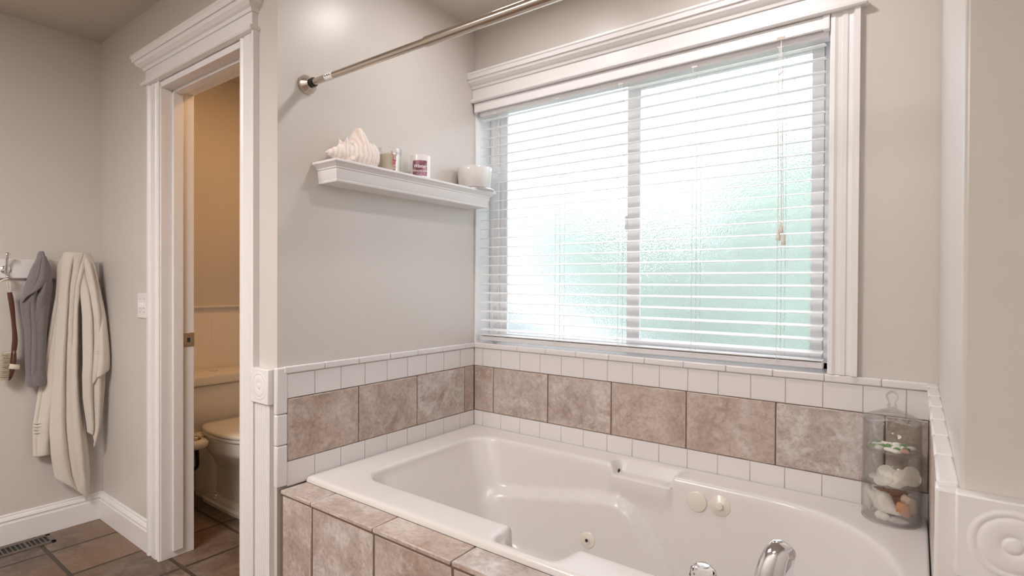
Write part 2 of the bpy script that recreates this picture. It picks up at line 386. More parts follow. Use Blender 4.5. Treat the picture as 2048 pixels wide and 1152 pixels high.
o = MB().box(XL, XL + .008, YB, 0, .13, 1.055).build('trim_4', M['bead']); struct(o, 'cream beadboard panelling behind the toilet tank', 'wall panelling')
prof = [(0, 1.05), (.012, 1.05), (.012, 1.058), (.026, 1.064), (.03, 1.068), (.03, 1.076), (0, 1.076)]
o = MB().loft([[(XL + d, YB, z) for d, z in prof], [(XL + d, 0, z) for d, z in prof]]).build('trim_5', M['trim']); struct(o, 'cream cap rail on top of the beadboard panelling', 'chair rail')

# ------------------------------------------------------------------ tile surround (pattern inside each strip's mesh)
ZT, Z1, Z2, ZD = .932, .822, .608, .536
t = thing('trim_6', (.9, -.004, .53), 'tile surround of white squares and a brown slate band above the bathtub', 'tile surround'); struct(t)
g = .0011
mw = MB(); gw = MB(); gb = MB(); mbk = MB(); mc = MB()
XT = 1.752                                        # face of the right hand tiles
def cuts(a, b, first, step):
    e = [a]; k = first
    while k < b - .004:
        if k > a + .004: e.append(k)
        k += step
    e.append(b); return list(zip(e, e[1:]))
# window wall
for a, b in cuts(.010, XT, .062, .109):
    mw.box(a + g, b - g, -.009, -.001, Z1 + g, .907 - g); mw.box(a + g, b - g, -.009, -.001, ZD - .02, Z2 - g)
for a, b in cuts(.010, XT, .127, .3035): mbk.box(a + .002, b - .002, -.0105, -.001, Z2 + .002, Z1 - .002)
for a, b in cuts(.012, XT, .115, .152): mc.box(a + g * .3, b - g * .3, -.015, -.001, .907 + g, ZT)
gw.box(0, XT, -.006, 0, Z1, ZT - .004); gw.box(0, XT, -.006, 0, ZD - .02, Z2); gb.box(0, XT, -.0065, 0, Z2, Z1)
# left (shelf) wall
YE = -.982
for a, b in cuts(YE, -.010, -.875, .1095):
    mw.box(.001, .009, a + g, b - g, Z1 + g, .907 - g); mw.box(.001, .009, a + g, b - g, (ZD - .02 if a > -.93 else .523), Z2 - g)
for a, b in cuts(YE, -.011, -.686, .304): mbk.box(.001, .0105, a + .002, b - .002, Z2 + .002, Z1 - .002)
for a, b in cuts(YE - .012, -.012, -.838, .152): mc.box(.001, .015, a + g * .3, b - g * .3, .907 + g, ZT)
gw.box(0, .006, YE, 0, Z1, ZT - .004); gw.box(0, .006, YE, 0, .523, Z2); gb.box(0, .0065, YE, 0, Z2, Z1)
# left vertical bullnose at the wall end
vb = MB()
for a, b in ((.773, .930), (.668, .772), (.528, .667)): vb.box(-.010, .012, YD - .008, YE + .001, a + .0004, b - .0004)
# right wall
for a, b in cuts(YE, -.010, -.875, .1095):
    mw.box(XT, XT + .009, a + g, b - g, Z1 + g, .907 - g); mw.box(XT, XT + .009, a + g, b - g, ZD - .02, Z2 - g)
for a, b in cuts(YE, -.011, -.686, .304): mbk.box(XT - .001, XT + .008, a + .002, b - .002, Z2 + .002, Z1 - .002)
for a, b in cuts(YE - .012, -.012, -.838, .152): mc.box(XT - .008, XW + .001, a + g * .3, b - g * .3, .907 + g, ZT)
gw.box(XT + .003, XW + .001, YE, 0, Z1, ZT - .004); gw.box(XT + .003, XW + .001, YE, 0, .523, Z2); gb.box(XT + .003, XW + .001, YE, 0, Z2, Z1)
for a, b in ((.773, .930), (.668, .772), (.528, .667)): vb.box(XT - .010, XW + .001, YD - .012, YE - g, a + g, b - g)
gw.build('white_grout', M['grout_w'], t); gb.build('brown_grout', M['grout_b'], t)
mw.build('white_tiles', M['white_tile'], t, bevel=.0016)
mbk.build('slate_tiles', M['tile'], t, bevel=.003)
mc.build('bullnose_cap', M['white_tile'], t, bevel=.0045, seg=4)
vb.build('bullnose_edge', M['white_tile'], t, bevel=.0045, seg=3)
MB().box(OX0, OX1, -.002, .112, OZ0, ZT - .001).build('window_ledge', M['white_tile'], t, bevel=.002)

# ------------------------------------------------------------------ window
t = thing('window_1', (.75, .12, .935), 'wide sliding window of pebbled obscure glass in a white vinyl frame', 'window'); struct(t)
WY = .108
m = MB(); m.box(OX0, OX0 + .006, 0, WY, .93, OZ1); m.box(OX1 - .006, OX1, 0, WY, .93, OZ1); m.box(OX0, OX1, 0, WY, OZ1 - .006, OZ1); m.build('reveal', M['vinyl'], t)
m = MB(); m.box(.008, .060, WY, .14, .93, 2.08); m.box(1.462, 1.489, WY, .14, .93, 2.08); m.box(.024, 1.489, WY, .14, 2.055, 2.08); m.box(.024, 1.489, WY, .14, .93, .955)
m.build('window_frame', M['vinyl'], t, bevel=.003)
def sash(x0, x1, z0, z1, y0, gx0, gx1, gz0, gz1, name):
    m = MB(); y1 = y0 + .016
    m.box(x0, gx0, y0, y1, z0, z1); m.box(gx1, x1, y0, y1, z0, z1); m.box(gx0, gx1, y0, y1, z0, gz0); m.box(gx0, gx1, y0, y1, gz1, z1)
    s = m.build(name, M['vinyl'], t, bevel=.002)
    MB().box(gx0 - .004, gx1 + .004, y0 + .006, y0 + .010, gz0 - .004, gz1 + .004).build('pane', M['obscure'], s)
    return s
sash(.060, .775, .955, 2.055, .122, .104, .745, .970, 2.048, 'fixed_sash')
s = sash(.748, 1.462, .955, 2.055, .100, .803, 1.425, .985, 2.012, 'sliding_sash')
MB().box(.738, .748, .096, .106, 1.44, 1.50).build('sash_latch', M['vinyl'], s, bevel=.002)

# ------------------------------------------------------------------ blinds
t = thing('window_blind', (.75, .03, .955), 'white two-inch horizontal slat blind, open, hanging inside the window recess', 'blinds')
m = MB(); m.box(.004, 1.489, -.018, -.009, 2.031, 2.074); m.box(.004, .013, -.018, .010, 2.031, 2.074); m.box(1.470, 1.4895, -.020, .005, 2.029, 2.076)
m.build('valance', M['blind'], t, bevel=.003)
MB().box(.026, 1.486, .004, .054, 2.016, 2.060).build('headrail', M['vinyl'], t, bevel=.004)
m = MB(); NS = 24; zs0, zs1 = 2.0, .997
for k in range(NS):
    z = zs0 + (zs1 - zs0) * k / (NS - 1)
    rr = []
    for y, dz in ((.009, -.0014), (.016, -.0002), (.023, .0006), (.029, .0008), (.035, .0006), (.042, -.0002), (.049, -.0014)): rr.append((y, z + dz + (y - .029) * .155))
    top = [(y, zz + .0010) for y, zz in rr]; bot = [(y, zz - .0010) for y, zz in reversed(rr)]
    m.loft([[(.026, y, zz) for y, zz in top + bot], [(1.474, y, zz) for y, zz in top + bot]])
m.build('slats', M['blind'], t)
m = MB()
prof = [(.004, .962), (.008, .958), (.010, .950), (.016, .943), (.042, .943), (.048, .950), (.050, .958), (.054, .962), (.030, .966)]
m.loft([[(.026, y, z) for y, z in prof], [(1.474, y, z) for y, z in prof]]); m.box(.026, 1.474, .006, .052, .968, .972)
m.build('bottom_rail', M['blind'], t, bevel=.0015)
m = MB()
for x in (.117, .461, .759, 1.054, 1.343):
    for dx, y in ((-.004, .001), (.010, .056)): m.tube([(x + dx, y, 2.02), (x + dx + .001, y, 1.5), (x + dx, y, .96)], .0009, 5)
    m.tube([(x + .003, .03, 2.02), (x + .003, .03, .96)], .0010, 5)
    m.tube([(x - .006, -.0005, .955), (x + .002, -.002, .966), (x + .010, -.0005, .955)], .0012, 5)
    m.box(x - .008, x + .012, -.001, .003, 2.012, 2.018)
m.build('ladder_cord', M['cord'], t)
m = MB()
for i, dx in enumerate((-.008, .0, .007)): m.tube(spline([(1.350, -.020, 2.028), (1.348 + dx * .7, -.021, 1.92), (1.348 + dx, -.014, 1.75), (1.350 + dx, -.008, 1.55), (1.352 + dx, -.008, (1.39, 1.40, 1.375)[i])], 5), .0009, 5)
m.tube([(1.342, -.016, 1.915), (1.350, -.020, 1.920), (1.357, -.016, 1.928)], .003, 6)
pc = m.build('pull_cord', M['cord'], t)
m = MB()
for x, z in ((1.3435, 1.368), (1.351, 1.392), (1.3595, 1.352)): m.lathe([(.0015, .034), (.004, .030), (.0045, .02), (.0075, .008), (.0078, .002), (.006, -.003)], (x, -.008, z), 12)
m.build('tassel', M['bone'], pc, smooth=True)
MB().box(1.336, 1.360, -.0195, -.0175, 2.030, 2.040).build('cord_lock', M['nickel'], t)

# ------------------------------------------------------------------ tub deck
t = thing('tub_deck', (.88, -.96, 0), 'brown slate tiled deck and apron along the front of the bathtub', 'tub surround')
m = MB(); ap = MB()
dx = [.016, .187, .487, .790, 1.093, 1.396, 1.699, XT]
for a, b in zip(dx, dx[1:]):
    m.box(a + .002, b - .002, -1.010, -.9135, .510, .523)
    for z0, z1 in ((.205, .503), (.004, .200)): ap.box(a + .0045, b - .0045, -1.004, -.994, z0, z1)
m.build('deck_tiles', M['tile'], t, bevel=.003)
ap.build('apron_tiles', M['tile'], t, bevel=.003)
m = MB(); m.box(.001, XT, -.999, -.985, 0, .509); m.box(.001, XT, -1.006, -.9135, .5045, .516)
m.build('grout', M['grout_b'], t)

# ------------------------------------------------------------------ bathtub
tub = thing('bathtub', (.88, -.46, .03), 'cream drop-in whirlpool bathtub under the window, empty', 'bathtub')
def rrect(x0, x1, y0, y1, r, z, ns=(40, 26), na=14):
    # r: radii at (x0y0, x1y0, x1y1, x0y1)
    P = []
    cor = [((x0 + r[0], y0 + r[0]), PI, r[0]), ((x1 - r[1], y0 + r[1]), 1.5 * PI, r[1]), ((x1 - r[2], y1 - r[2]), 0, r[2]), ((x0 + r[3], y1 - r[3]), .5 * PI, r[3])]
    for i, (c, a0, rad) in enumerate(cor):
        arc = [(c[0] + rad * math.cos(a0 + .5 * PI * k / na), c[1] + rad * math.sin(a0 + .5 * PI * k / na)) for k in range(na + 1)]
        P += arc
        c2, a2, r2 = cor[(i + 1) % 4]; e = (c2[0] + r2 * math.cos(a2), c2[1] + r2 * math.sin(a2)); n = ns[i % 2]
        P += [(arc[-1][0] + (e[0] - arc[-1][0]) * k / n, arc[-1][1] + (e[1] - arc[-1][1]) * k / n) for k in range(1, n)]
    return [Vector((x, y, z)) for x, y in P]
IX0, IX1, IY0, IY1 = .150, 1.700, -.800, -.128
OXa, OXb, OYa, OYb = .012, XT - .002, -.912, -.011
IR = (.10, .34, .34, .11); ZR = .541
rings = [rrect(OXa, OXb, OYa, OYb, (.004,) * 4, .522, (120, 40)), rrect(OXa + .001, OXb - .001, OYa + .001, OYb - .001, (.005,) * 4, .532, (120, 40)),
         rrect(OXa + .004, OXb - .004, OYa + .004, OYb - .003, (.008,) * 4, ZR - .002, (120, 40)), rrect(OXa + .010, OXb - .008, OYa + .010, OYb - .006, (.012,) * 4, ZR, (120, 40))]
O4 = (OXa + .010, OXb - .008, OYa + .010, OYb - .006)
for k in range(1, 9):
    f = k / 9
    rings.append(rrect(*[a + (b - a) * f for a, b in zip(O4, (IX0, IX1, IY0, IY1))], [.012 + (r - .012) * f for r in IR], ZR + .0006 * math.sin(f * PI), (120, 40)))
def inset(d, z, dl=None, dr=None):
    dl = d if dl is None else dl; dr = d if dr is None else dr
    return rrect(IX0 + dl, IX1 - dr, IY0 + d, IY1 - d, [max(.05, r - d * .3) for r in IR], z, (120, 40))
rings += [inset(0, ZR), inset(.004, ZR - .0012), inset(.009, ZR - .006), inset(.012, ZR - .013), inset(.015, ZR - .025)]
zz = [.50, .485, .47, .455, .44, .425, .41, .395, .38, .365, .35, .335, .32, .305, .29, .27, .25, .23, .21, .19, .17, .15, .135, .12, .108, .100, .096]
for z in zz:
    f = (.516 - z) / .42; d = .015 + .060 * f + (.05 * sstep(.16, .096, z)); rings.append(inset(d, z, d + .16 * f, d + .02 * f))
for q in (.10, .16, .22): rings.append(rrect(IX0 + .30 + q, IX1 - .15 - q, IY0 + .12 + q * .8, IY1 - .12 - q * .8, [.06] * 4, .094 - q * .02, (120, 40)))
def zledge(x):
    return lerp_tab([(.25, .335), (.45, .365), (.70, .41), (.84, .428), (.90, .40), (1.04, .24), (1.14, .10)], x)
for r in rings:
    for v in r:
        # arm ledge along the far wall
        if v.y > -.42 and v.z < .50 and v.x < 1.25:
            zl = zledge(v.x); wv = sstep(-.42, -.24, v.y) * sstep(.20, .32, v.x)
            s = sstep(zl + .004, zl - .012, v.z) * wv
            v.y -= .034 * s
        if v.y < -.5 and v.z < .50 and v.x < 1.25:
            v.y += .034 * sstep(zledge(v.x) + .004, zledge(v.x) - .012, v.z) * sstep(-.5, -.68, v.y) * sstep(.20, .32, v.x)
        # soap recess in the far rim
        if v.y > -.22 and .78 < v.x < 1.06 and v.z > .40:
            wx = sstep(.795, .815, v.x) * (1 - sstep(1.028, 1.038, v.x))
            if v.z > .515: v.z -= wx * sstep(-.062, -.082, v.y) * .040
            v.y -= wx * sstep(.40, .49, v.z) * sstep(-.115, -.135, v.y) * .012
        # hand-hold dip in the front rim
        if v.y < -.74 and .78 < v.x < 1.10 and v.z > .44:
            wx = sstep(.812, .832, v.x) * (1 - sstep(.985, 1.045, v.x))
            k = sstep(-.905, -.80, v.y)
            v.y -= wx * k * .048
            if v.z > .50: v.z -= wx * k * .026
m = MB(); m.loft(rings, cap0=False, cap1=True)
bmesh.ops.remove_doubles(m.bm, verts=m.bm.verts, dist=.00001)
shell = m.build('tub_shell', M['tub'], tub, smooth=True, angle=80)
bvh = BVHTree.FromPolygons([v.co + wloc(shell) for v in shell.data.vertices], [p.vertices[:] for p in shell.data.polygons])
def on_wall(x, z):
    h = bvh.ray_cast(Vector((x, -.45, z)), Vector((0, 1, 0)))
    return (h[0], h[1] if h[1].y < 0 else -h[1])
def disc(name, x, z, prof, mm, parent=tub, n=32, smooth=True):
    c, nn = on_wall(x, z); q = Vector((0, 0, 1)).rotation_difference(nn)
    m = MB(); m.lathe(prof, (0, 0, 0), n)
    for v in m.bm.verts: v.co = c + q @ v.co
    return m.build(name, mm, parent, smooth=smooth, angle=35)
d = disc('suction_cap', 1.125, .478, [(.031, -.004), (.034, .002), (.032, .0055), (.028, .007), (.001, .0075)], M['bone'])
d = disc('air_control', 1.200, .482, [(.033, -.004), (.034, .0015), (.031, .003), (.012, .007), (.011, .0075)], M['bone'])
disc('knob', 1.200, .482, [(.0125, .006), (.0125, .013), (.010, .015), (.001, .0155)], M['bone'], d)
d = disc('jet', .742, .262, [(.030, -.003), (.030, .002), (.027, .004), (.013, .0055), (.0115, .009), (.008, .009)], M['bone'])
disc('jet_nozzle', .742, .262, [(.0062, .0085), (.0062, .0094), (.001, .0094)], M['dark'], d)
m = MB(); m.lathe([(.0075, 0), (.0075, .003), (.001, .003)], (.8155, -.108, .508), 16, 'x'); m.build('recess_hole', M['dark'], tub, smooth=True)

# ------------------------------------------------------------------ tub faucet
t = thing('tub_faucet', (1.47, -.875, .541), 'chrome arched tub filler on the front rim with a clear crystal knob', 'faucet')
m = MB(); m.lathe([(.034, .0), (.034, .006), (.026, .012), (.022, .02)], (1.497, -.872, .540), 32)
P = spline([(1.497, -.872, .548), (1.497, -.871, .60), (1.500, -.866, .650), (1.509, -.857, .690), (1.519, -.848, .706), (1.523, -.843, .712)], 6)
m.tube(P, [lerp_tab([(0, .034), (.45, .033), (.75, .025), (.93, .016), (1, .012)], k / (len(P) - 1)) for k in range(len(P))], 24, .55, (1, .35, 0))
m.build('spout', M['chrome'], t, smooth=True, angle=50)
m = MB(); m.lathe([(.028, 0), (.028, .005), (.018, .010), (.012, .016), (.011, .045), (.013, .047)], (1.368, -.868, .540), 28); h = m.build('handle_base', M['chrome'], t, smooth=True, angle=50)
m = MB(); m.lathe([(.010, -.028), (.020, -.021), (.0265, -.009), (.028, .002), (.0255, .013), (.018, .020), (.012, .022), (.001, .0225)], (1.368, -.868, .612), 12); k = m.build('crystal_knob', M['crystal'], h)
m = MB(); m.lathe([(.013, 0), (.012, .003), (.004, .005), (.0005, .005)], (1.368, -.868, .6335), 20); m.build('knob_button', M['chrome'], k, smooth=True)

# ------------------------------------------------------------------ curtain rod
t = thing('shower_curtain_rod', (.0, -.905, 1.903), 'brushed nickel tension rod spanning the bath alcove near the ceiling', 'curtain rod')
def rod(x0, x1, r):
    z = lambda x: 1.907 - .006 * x
    return MB().tube([(x0, -.905, z(x0)), (x1, -.905, z(x1))], r, 28)
rod(.01, .60, .0115).build('inner_tube', M['nickel'], t, smooth=True)
rod(.59, 1.76, .0145).build('outer_tube', M['nickel'], t, smooth=True)
for x, s in ((0.0, 1), (XW, -1)):
    MB().lathe([(.033, 0), (.033, .008 * s), (.030, .016 * s), (.021, .028 * s), (.019, .034 * s), (.015, .034 * s)], (x + .0005 * s, -.905, 1.906 - .006 * x), 32, 'x').build('flange', M['nickel'], t, smooth=True)
MB().tube([(.036, -.905, 1.9068), (.048, -.905, 1.9067)], .0155, 24).build('rubber_ring', M['black'], t, smooth=True)
d = rod(.118, .158, .0121).build('sticker', M['ink_w'], t, smooth=True); d['label'] = 'small white sticker with three black marks'
for k in range(3):
    m = MB(); x = .126 + k * .011; zc = 1.907 - .006 * x
    pts = [(x + .003 * math.cos(a) - .002 * math.sin(a), -.905 - .01245 * math.cos(.0 + math.sin(a) * .25), zc + .0124 * math.sin(math.sin(a) * .25)) for a in [2 * PI * i / 12 for i in range(12)]]
    m.loft([pts, [(p[0], p[1] + .0004, p[2]) for p in pts]]); m.build('sticker_mark', M['black'], d)

# ------------------------------------------------------------------ wall shelf
SZ = 1.640
o = MB(); prof = [(1.567, .0), (1.572, .002), (1.577, .0), (1.580, .002), (1.612, .006), (1.614, .010), (1.618, .010), (1.622, .016), (1.630, .026), (1.632, .030), (SZ, .030)]
rs = []
for z, p in prof: rs.append([(0.0, -.856 - p * .85, z), (.106 + p, -.856 - p * .85, z), (.106 + p, -.032 + p * .85, z), (0.0, -.032 + p * .85, z)])
o.loft(rs)
tag(o.build('wall_shelf', M['trim'], at=(0, -.45, 1.567), bevel=.001), 'white floating shelf with crown moulding edge on the wall left of the window', 'shelf')

# conch
def conch(m, axis_o, axis_d, up, L, R0, spikes=7, turns=1.0, seedv=1, bigspike=.6, flare=.35, n=64, nr=48, tab=None):
    d = Vector(axis_d).normalized(); u = Vector(up); u = (u - d * u.dot(d)).normalized(); w_ = d.cross(u); o = Vector(axis_o)
    rings = []
    for i in range(nr + 1):
        t = i / nr
        body = math.sin(PI * min(1, t * 1.02)) ** .8 if t < 1 else 0
        r = R0 * lerp_tab(tab or [(0, .03), (.04, .16), (.10, .27), (.2, .45), (.27, .62), (.34, .82), (.41, .96), (.47, 1.0), (.54, .96), (.62, .83), (.72, .64), (.82, .45), (.92, .27), (.97, .17), (1, .06)], t)
        ring = []
        for k in range(n):
            a = 2 * PI * k / n
            sh = .10 * math.sin(a * 1 + t * 9)                        # spiral shoulder
            sp = max(0, math.cos((a + t * 5) * spikes / 2)) ** 8 * math.exp(-((t - .36) / .07) ** 2) * bigspike
            sp += max(0, math.cos((a + t * 9) * spikes / 2)) ** 6 * math.exp(-((t - .20) / .05) ** 2) * bigspike * .35
            fl = flare * math.exp(-((a - PI * 1.05) / .5) ** 2) * math.sin(PI * min(1, max(0, (t - .25) / .7))) 
            rib = .02 * math.sin(t * 70)
            nz = .05 * noise.noise(Vector((math.cos(a) * 2, math.sin(a) * 2, t * 6 + seedv)))
            rr = r * (1 + sh + sp + fl + nz) + R0 * rib * .6 * (r / R0)
            ring.append(o + d * (L * t) + u * rr * math.cos(a) + w_ * rr * math.sin(a))
        rings.append(ring)
    m.loft(rings)
m = MB(); conch(m, (.066, -.872, SZ + .030), (0, 1, .05), (.35, 0, 1), .222, .052, spikes=7, bigspike=.55, flare=.50, seedv=3, tab=[(0, .04), (.06, .22), (.16, .40), (.3, .62), (.45, .86), (.6, 1.0), (.74, 1.0), (.86, .88), (.94, .7), (.98, .48), (1, .2)])
for v in m.bm.verts:      # the one tall knob on its shoulder
    d_ = math.exp(-((v.co.y + .742) / .022) ** 2) * sstep(.045, .085, v.co.z - SZ); v.co.z += .060 * d_
    v.co.z += .012 * math.exp(-((v.co.y + .80) / .012) ** 2) * sstep(.035, .06, v.co.z - SZ)
    v.co.z += .012 * math.exp(-((v.co.y + .675) / .012) ** 2) * sstep(.02, .04, v.co.z - SZ)
for v in m.bm.verts:
    if v.co.z < SZ + .001: v.co.z = SZ + .001
    if v.co.x < .006: v.co.x = .006
tag(m.build('conch_shell', M['conch'], at=(.062, -.75, SZ), smooth=True, angle=180), 'large pale pink spiky conch shell on the left end of the shelf', 'seashell')

# candle with reindeer print
def jar_cup(m, c, r0, r1, h, th=.003, base=.006, n=48):
    m.lathe([(r0 * .9, 0), (r0, .002), (r1, h - .001), (r1 - th * .5, h), (r1 - th, h - .001), (r0 - th, base), (.001, base)], c, n)
def patch(pts2, c, rad, rot, z0, off=.0006, sub=1, thick=.0005):
    """curve a 2-D outline (u along the circumference, v up) onto a cylinder of radius rad(z)"""
    m = MB(); rr = lambda v: (rad(v) if callable(rad) else rad)
    f = lambda u, v, o: (c[0] + (rr(v) + o) * math.cos(rot + u / rr(v)), c[1] + (rr(v) + o) * math.sin(rot + u / rr(v)), z0 + v)
    m.loft([[f(u, v, off) for u, v in pts2], [f(u, v, off + thick) for u, v in pts2]]); return m
cc = (.066, -.588, SZ)
t = thing('reindeer_candle', cc, 'clear glass jar candle of cream wax with a red reindeer print beside the conch', 'candle', 'jar candles on the shelf')
m = MB(); jar_cup(m, cc, .043, .048, .094); m.build('glass_jar', M['glass'], t, smooth=True, angle=50)
m = MB(); m.lathe([(.0395, .0065), (.0435, .070), (.040, .0715), (.001, .0712)], cc, 40); m.build('wax', M['wax'], t, smooth=True, angle=50)
rad = lambda v: .043 + .005 * v / .094
faceang = math.atan2(-2.009 + .588, 1.7188 - .066) + .42
dm = MB()
def ell(u, v, a, b, n=14, tilt=0): return [(u + a * math.cos(k * 2 * PI / n) * math.cos(tilt) - b * math.sin(k * 2 * PI / n) * math.sin(tilt), v + a * math.cos(k * 2 * PI / n) * math.sin(tilt) + b * math.sin(k * 2 * PI / n) * math.cos(tilt)) for k in range(n)]
def addp(dst, pts2, c=cc, rd=rad, rot=faceang, z0=SZ, off=.0006):
    rr = lambda v: rd(v) if callable(rd) else rd
    f = lambda u, v, o: (c[0] + (rr(v) + o) * math.cos(rot + u / rr(v)), c[1] + (rr(v) + o) * math.sin(rot + u / rr(v)), z0 + v)
    dst.loft([[f(u, v, off) for u, v in pts2], [f(u, v, off + .0004) for u, v in pts2]])
def stroke(dst, pts, w_, **k):
    P = [Vector((a, b)) for a, b in pts]; L = []; Rr = []
    for i, p in enumerate(P):
        tt = (P[min(i + 1, len(P) - 1)] - P[max(i - 1, 0)]).normalized(); nn = Vector((-tt.y, tt.x)) * w_ * .5
        L.append(tuple(p + nn)); Rr.append(tuple(p - nn))
    for i in range(len(P) - 1): addp(dst, [L[i], L[i + 1], Rr[i + 1], Rr[i]], **k)
a1 = MB(); a2 = MB()
for s, mb in ((-1, a1), (1, a2)):
    stroke(mb, [(s * .0012, .058), (s * .006, .062), (s * .010, .069), (s * .0105, .078), (s * .009, .083)], .0014)
    stroke(mb, [(s * .007, .063), (s * .0125, .066)], .0011); stroke(mb, [(s * .010, .069), (s * .007, .075)], .0011); stroke(mb, [(s * .0105, .073), (s * .0135, .079)], .0011)
addp(a1, ell(-.0045, .056, .0035, .0012, tilt=-.3)); addp(a1, ell(-.0045, .046, .0022, .0045)); addp(a1, ell(-.0035, .034, .0016, .004)); stroke(a1, [(-.006, .054), (-.006, .026)], .0012)
addp(a2, ell(.0052, .054, .003, .0012, tilt=.3)); addp(a2, [(-.001, .048), (.009, .048), (.009, .044), (.0055, .043), (.005, .029), (-.0005, .029)])
stroke(a2, [(-.005, .022), (.006, .022)], .0022); stroke(a2, [(-.005, .012), (-.003, .008), (.003, .008), (.006, .014), (.006, .026)], .0016); addp(a2, ell(.001, .0095, .0032, .0022))
d = a1.build('antler_print', M['ink_red'], t); a2.build('reindeer_print', M['ink_mag'], t)

# Winter Wonderland candle
c2 = (.070, -.425, SZ)
t = thing('winter_candle', c2, 'white jar candle with a purple and gold label reading Winter Wonderland', 'candle', 'jar candles on the shelf')
m = MB(); jar_cup(m, c2, .0415, .0415, .098); m.build('glass_jar', M['frosted'], t, smooth=True, angle=50)
m = MB(); m.lathe([(.0365, .0075), (.0372, .088), (.034, .0895), (.001, .089)], c2, 40); m.build('wax', M['wax_w'], t, smooth=True, angle=50)
fa = math.atan2(-2.009 + .425, 1.7188 - .070) - .10
HWL = .031; n_ = 18
m = MB(); r2 = .0417
for i in range(n_):
    u0 = -HWL + 2 * HWL * i / n_; u1 = -HWL + 2 * HWL * (i + 1) / n_
    f = lambda u, v, o: (c2[0] + (r2 + o) * math.cos(fa + u / r2), c2[1] + (r2 + o) * math.sin(fa + u / r2), SZ + v)
    m.loft([[f(u0, .012, 0), f(u1, .012, 0), f(u1, .074, 0), f(u0, .074, 0)], [f(u0, .012, .0004), f(u1, .012, .0004), f(u1, .074, .0004), f(u0, .074, .0004)]])
bmesh.ops.remove_doubles(m.bm, verts=m.bm.verts, dist=1e-6)
lab = m.build('paper_label', M['label'], t)
def text_on(txt, size, v0, c, rr, rot, parent, name, shear=0):
    cu = bpy.data.curves.new('t', 'FONT'); cu.body = txt; cu.size = size; cu.align_x = 'CENTER'; cu.extrude = .0002; cu.shear = shear; cu.offset = size * .018
    ob = bpy.data.objects.new('t', cu); COL.objects.link(ob); bpy.context.view_layer.update()
    dg = bpy.context.evaluated_depsgraph_get(); me = bpy.data.meshes.new_from_object(ob.evaluated_get(dg))
    b = bmesh.new(); b.from_mesh(me); bpy.data.objects.remove(ob); bpy.data.meshes.remove(me)
    for v in b.verts:
        u, vv, w_ = v.co; v.co = (c[0] + (rr + w_) * math.cos(rot + u / rr), c[1] + (rr + w_) * math.sin(rot + u / rr), c[2] + v0 + vv)
    m = MB(); m.bm.free(); m.bm = b
    return m.build(name, M['ink_w'], parent)
text_on('Winter', .019, .044, c2, r2 + .0012, fa, lab, 'winter_lettering', .3)
text_on('WONDERLAND', .0095, .028, c2, r2 + .0012, fa, lab, 'wonderland_lettering')

# big white candle
c3 = (.086, -.101, SZ)
t = thing('white_candle', c3, 'wide low white candle tumbler on a silver lid at the shelf end nearest the window', 'candle', 'jar candles on the shelf')
MB().lathe([(.070, 0), (.0745, .001), (.075, .006), (.071, .008), (.001, .008)], (.096, -.088, SZ), 48).build('silver_lid', M['silver'], t, smooth=True)
m = MB(); m.lathe([(.066, .0085), (.073, .012), (.0785, .080), (.0805, .100), (.080, .101), (.077, .100), (.075, .090), (.001, .089)], c3, 56); m.build('tumbler', M['frosted'], t, smooth=True, angle=60)

# ------------------------------------------------------------------ tiered glass jar and its shells
JC = (1.664, -.092, .5415); JR = .073
t = thing('apothecary_jar', JC, 'tall three-tier clear glass jar of seashells on the bathtub corner', 'jar')
def tier(z0, h, name):
    m = MB(); c = (JC[0], JC[1], z0); r = JR
    m.lathe([(r - .004, 0), (r - .001, .001), (r, .005), (r - .0015, .008), (r - .0015, h - .006), (r + .001, h - .003), (r + .001, h), (r - .003, h), (r - .0038, h - .006), (r - .0038, .008), (r - .008, .005), (.001, .005)], c, 56)
    return m.build(name, M['glass'], t, smooth=True, angle=60)
tier(.5415, .100, 'glass_tier'); tier(.6425, .095, 'glass_tier'); tier(.7385, .088, 'glass_tier')
m = MB(); c = (JC[0], JC[1], .827); r = JR
m.lathe([(r - .006, -.010), (r - .0045, -.010), (r - .004, .0), (r + .003, .002), (r + .003, .005), (r - .003, .007), (.050, .018), (.030, .027), (.014, .033), (.010, .038), (.013, .041), (.011, .046), (.0085, .052), (.014, .060), (.0165, .068), (.014, .077), (.006, .084), (.001, .086)], c, 56, cap=False)
m.lathe([(r - .006, -.010), (r - .0065, .0), (r - .010, .004), (.048, .0145), (.028, .0235), (.012, .028), (.001, .029)], c, 56, cap=False)
bmesh.ops.remove_doubles(m.bm, verts=m.bm.verts, dist=1e-5)
m.build('glass_lid', M['glass'], t, smooth=True, angle=60)
# bottom tier shells
def shell_obj(name, label, mm, o, d, L, R0, group='seashells in the bottom tier', up=(0, -1, 0), **k):
    m = MB(); conch(m, o, d, up, L, R0, n=44, nr=44, **k)
    for v in m.bm.verts:      # keep inside the glass
        q = Vector((v.co.x - JC[0], v.co.y - JC[1])); 
        if q.length > JR - .0055: q *= (JR - .0055) / q.length; v.co.x, v.co.y = JC[0] + q.x, JC[1] + q.y
        v.co.z = max(v.co.z, .5478)
    c = Vector(o) + Vector(d).normalized() * L * .5
    tag(m.build(name, mm, at=tuple(c), smooth=True, angle=180), label, 'seashell', group)
shell_obj('whelk_shell', 'large white whelk lying diagonally across the bottom tier of the jar', M['shell_w'], (1.606, -.122, .624), (.80, -.18, -.50), .098, .028, spikes=7, bigspike=.22, flare=.35)
shell_obj('murex_shell', 'orange spiky seashell at the right of the bottom tier', M['shell_o'], (1.683, -.140, .610), (.45, .05, -.75), .046, .016, spikes=9, bigspike=.45, flare=.2, tab=[(0, .25), (.06, .5), (.15, .75), (.28, .95), (.42, 1.0), (.6, .93), (.75, .75), (.88, .52), (.96, .3), (1, .08)])
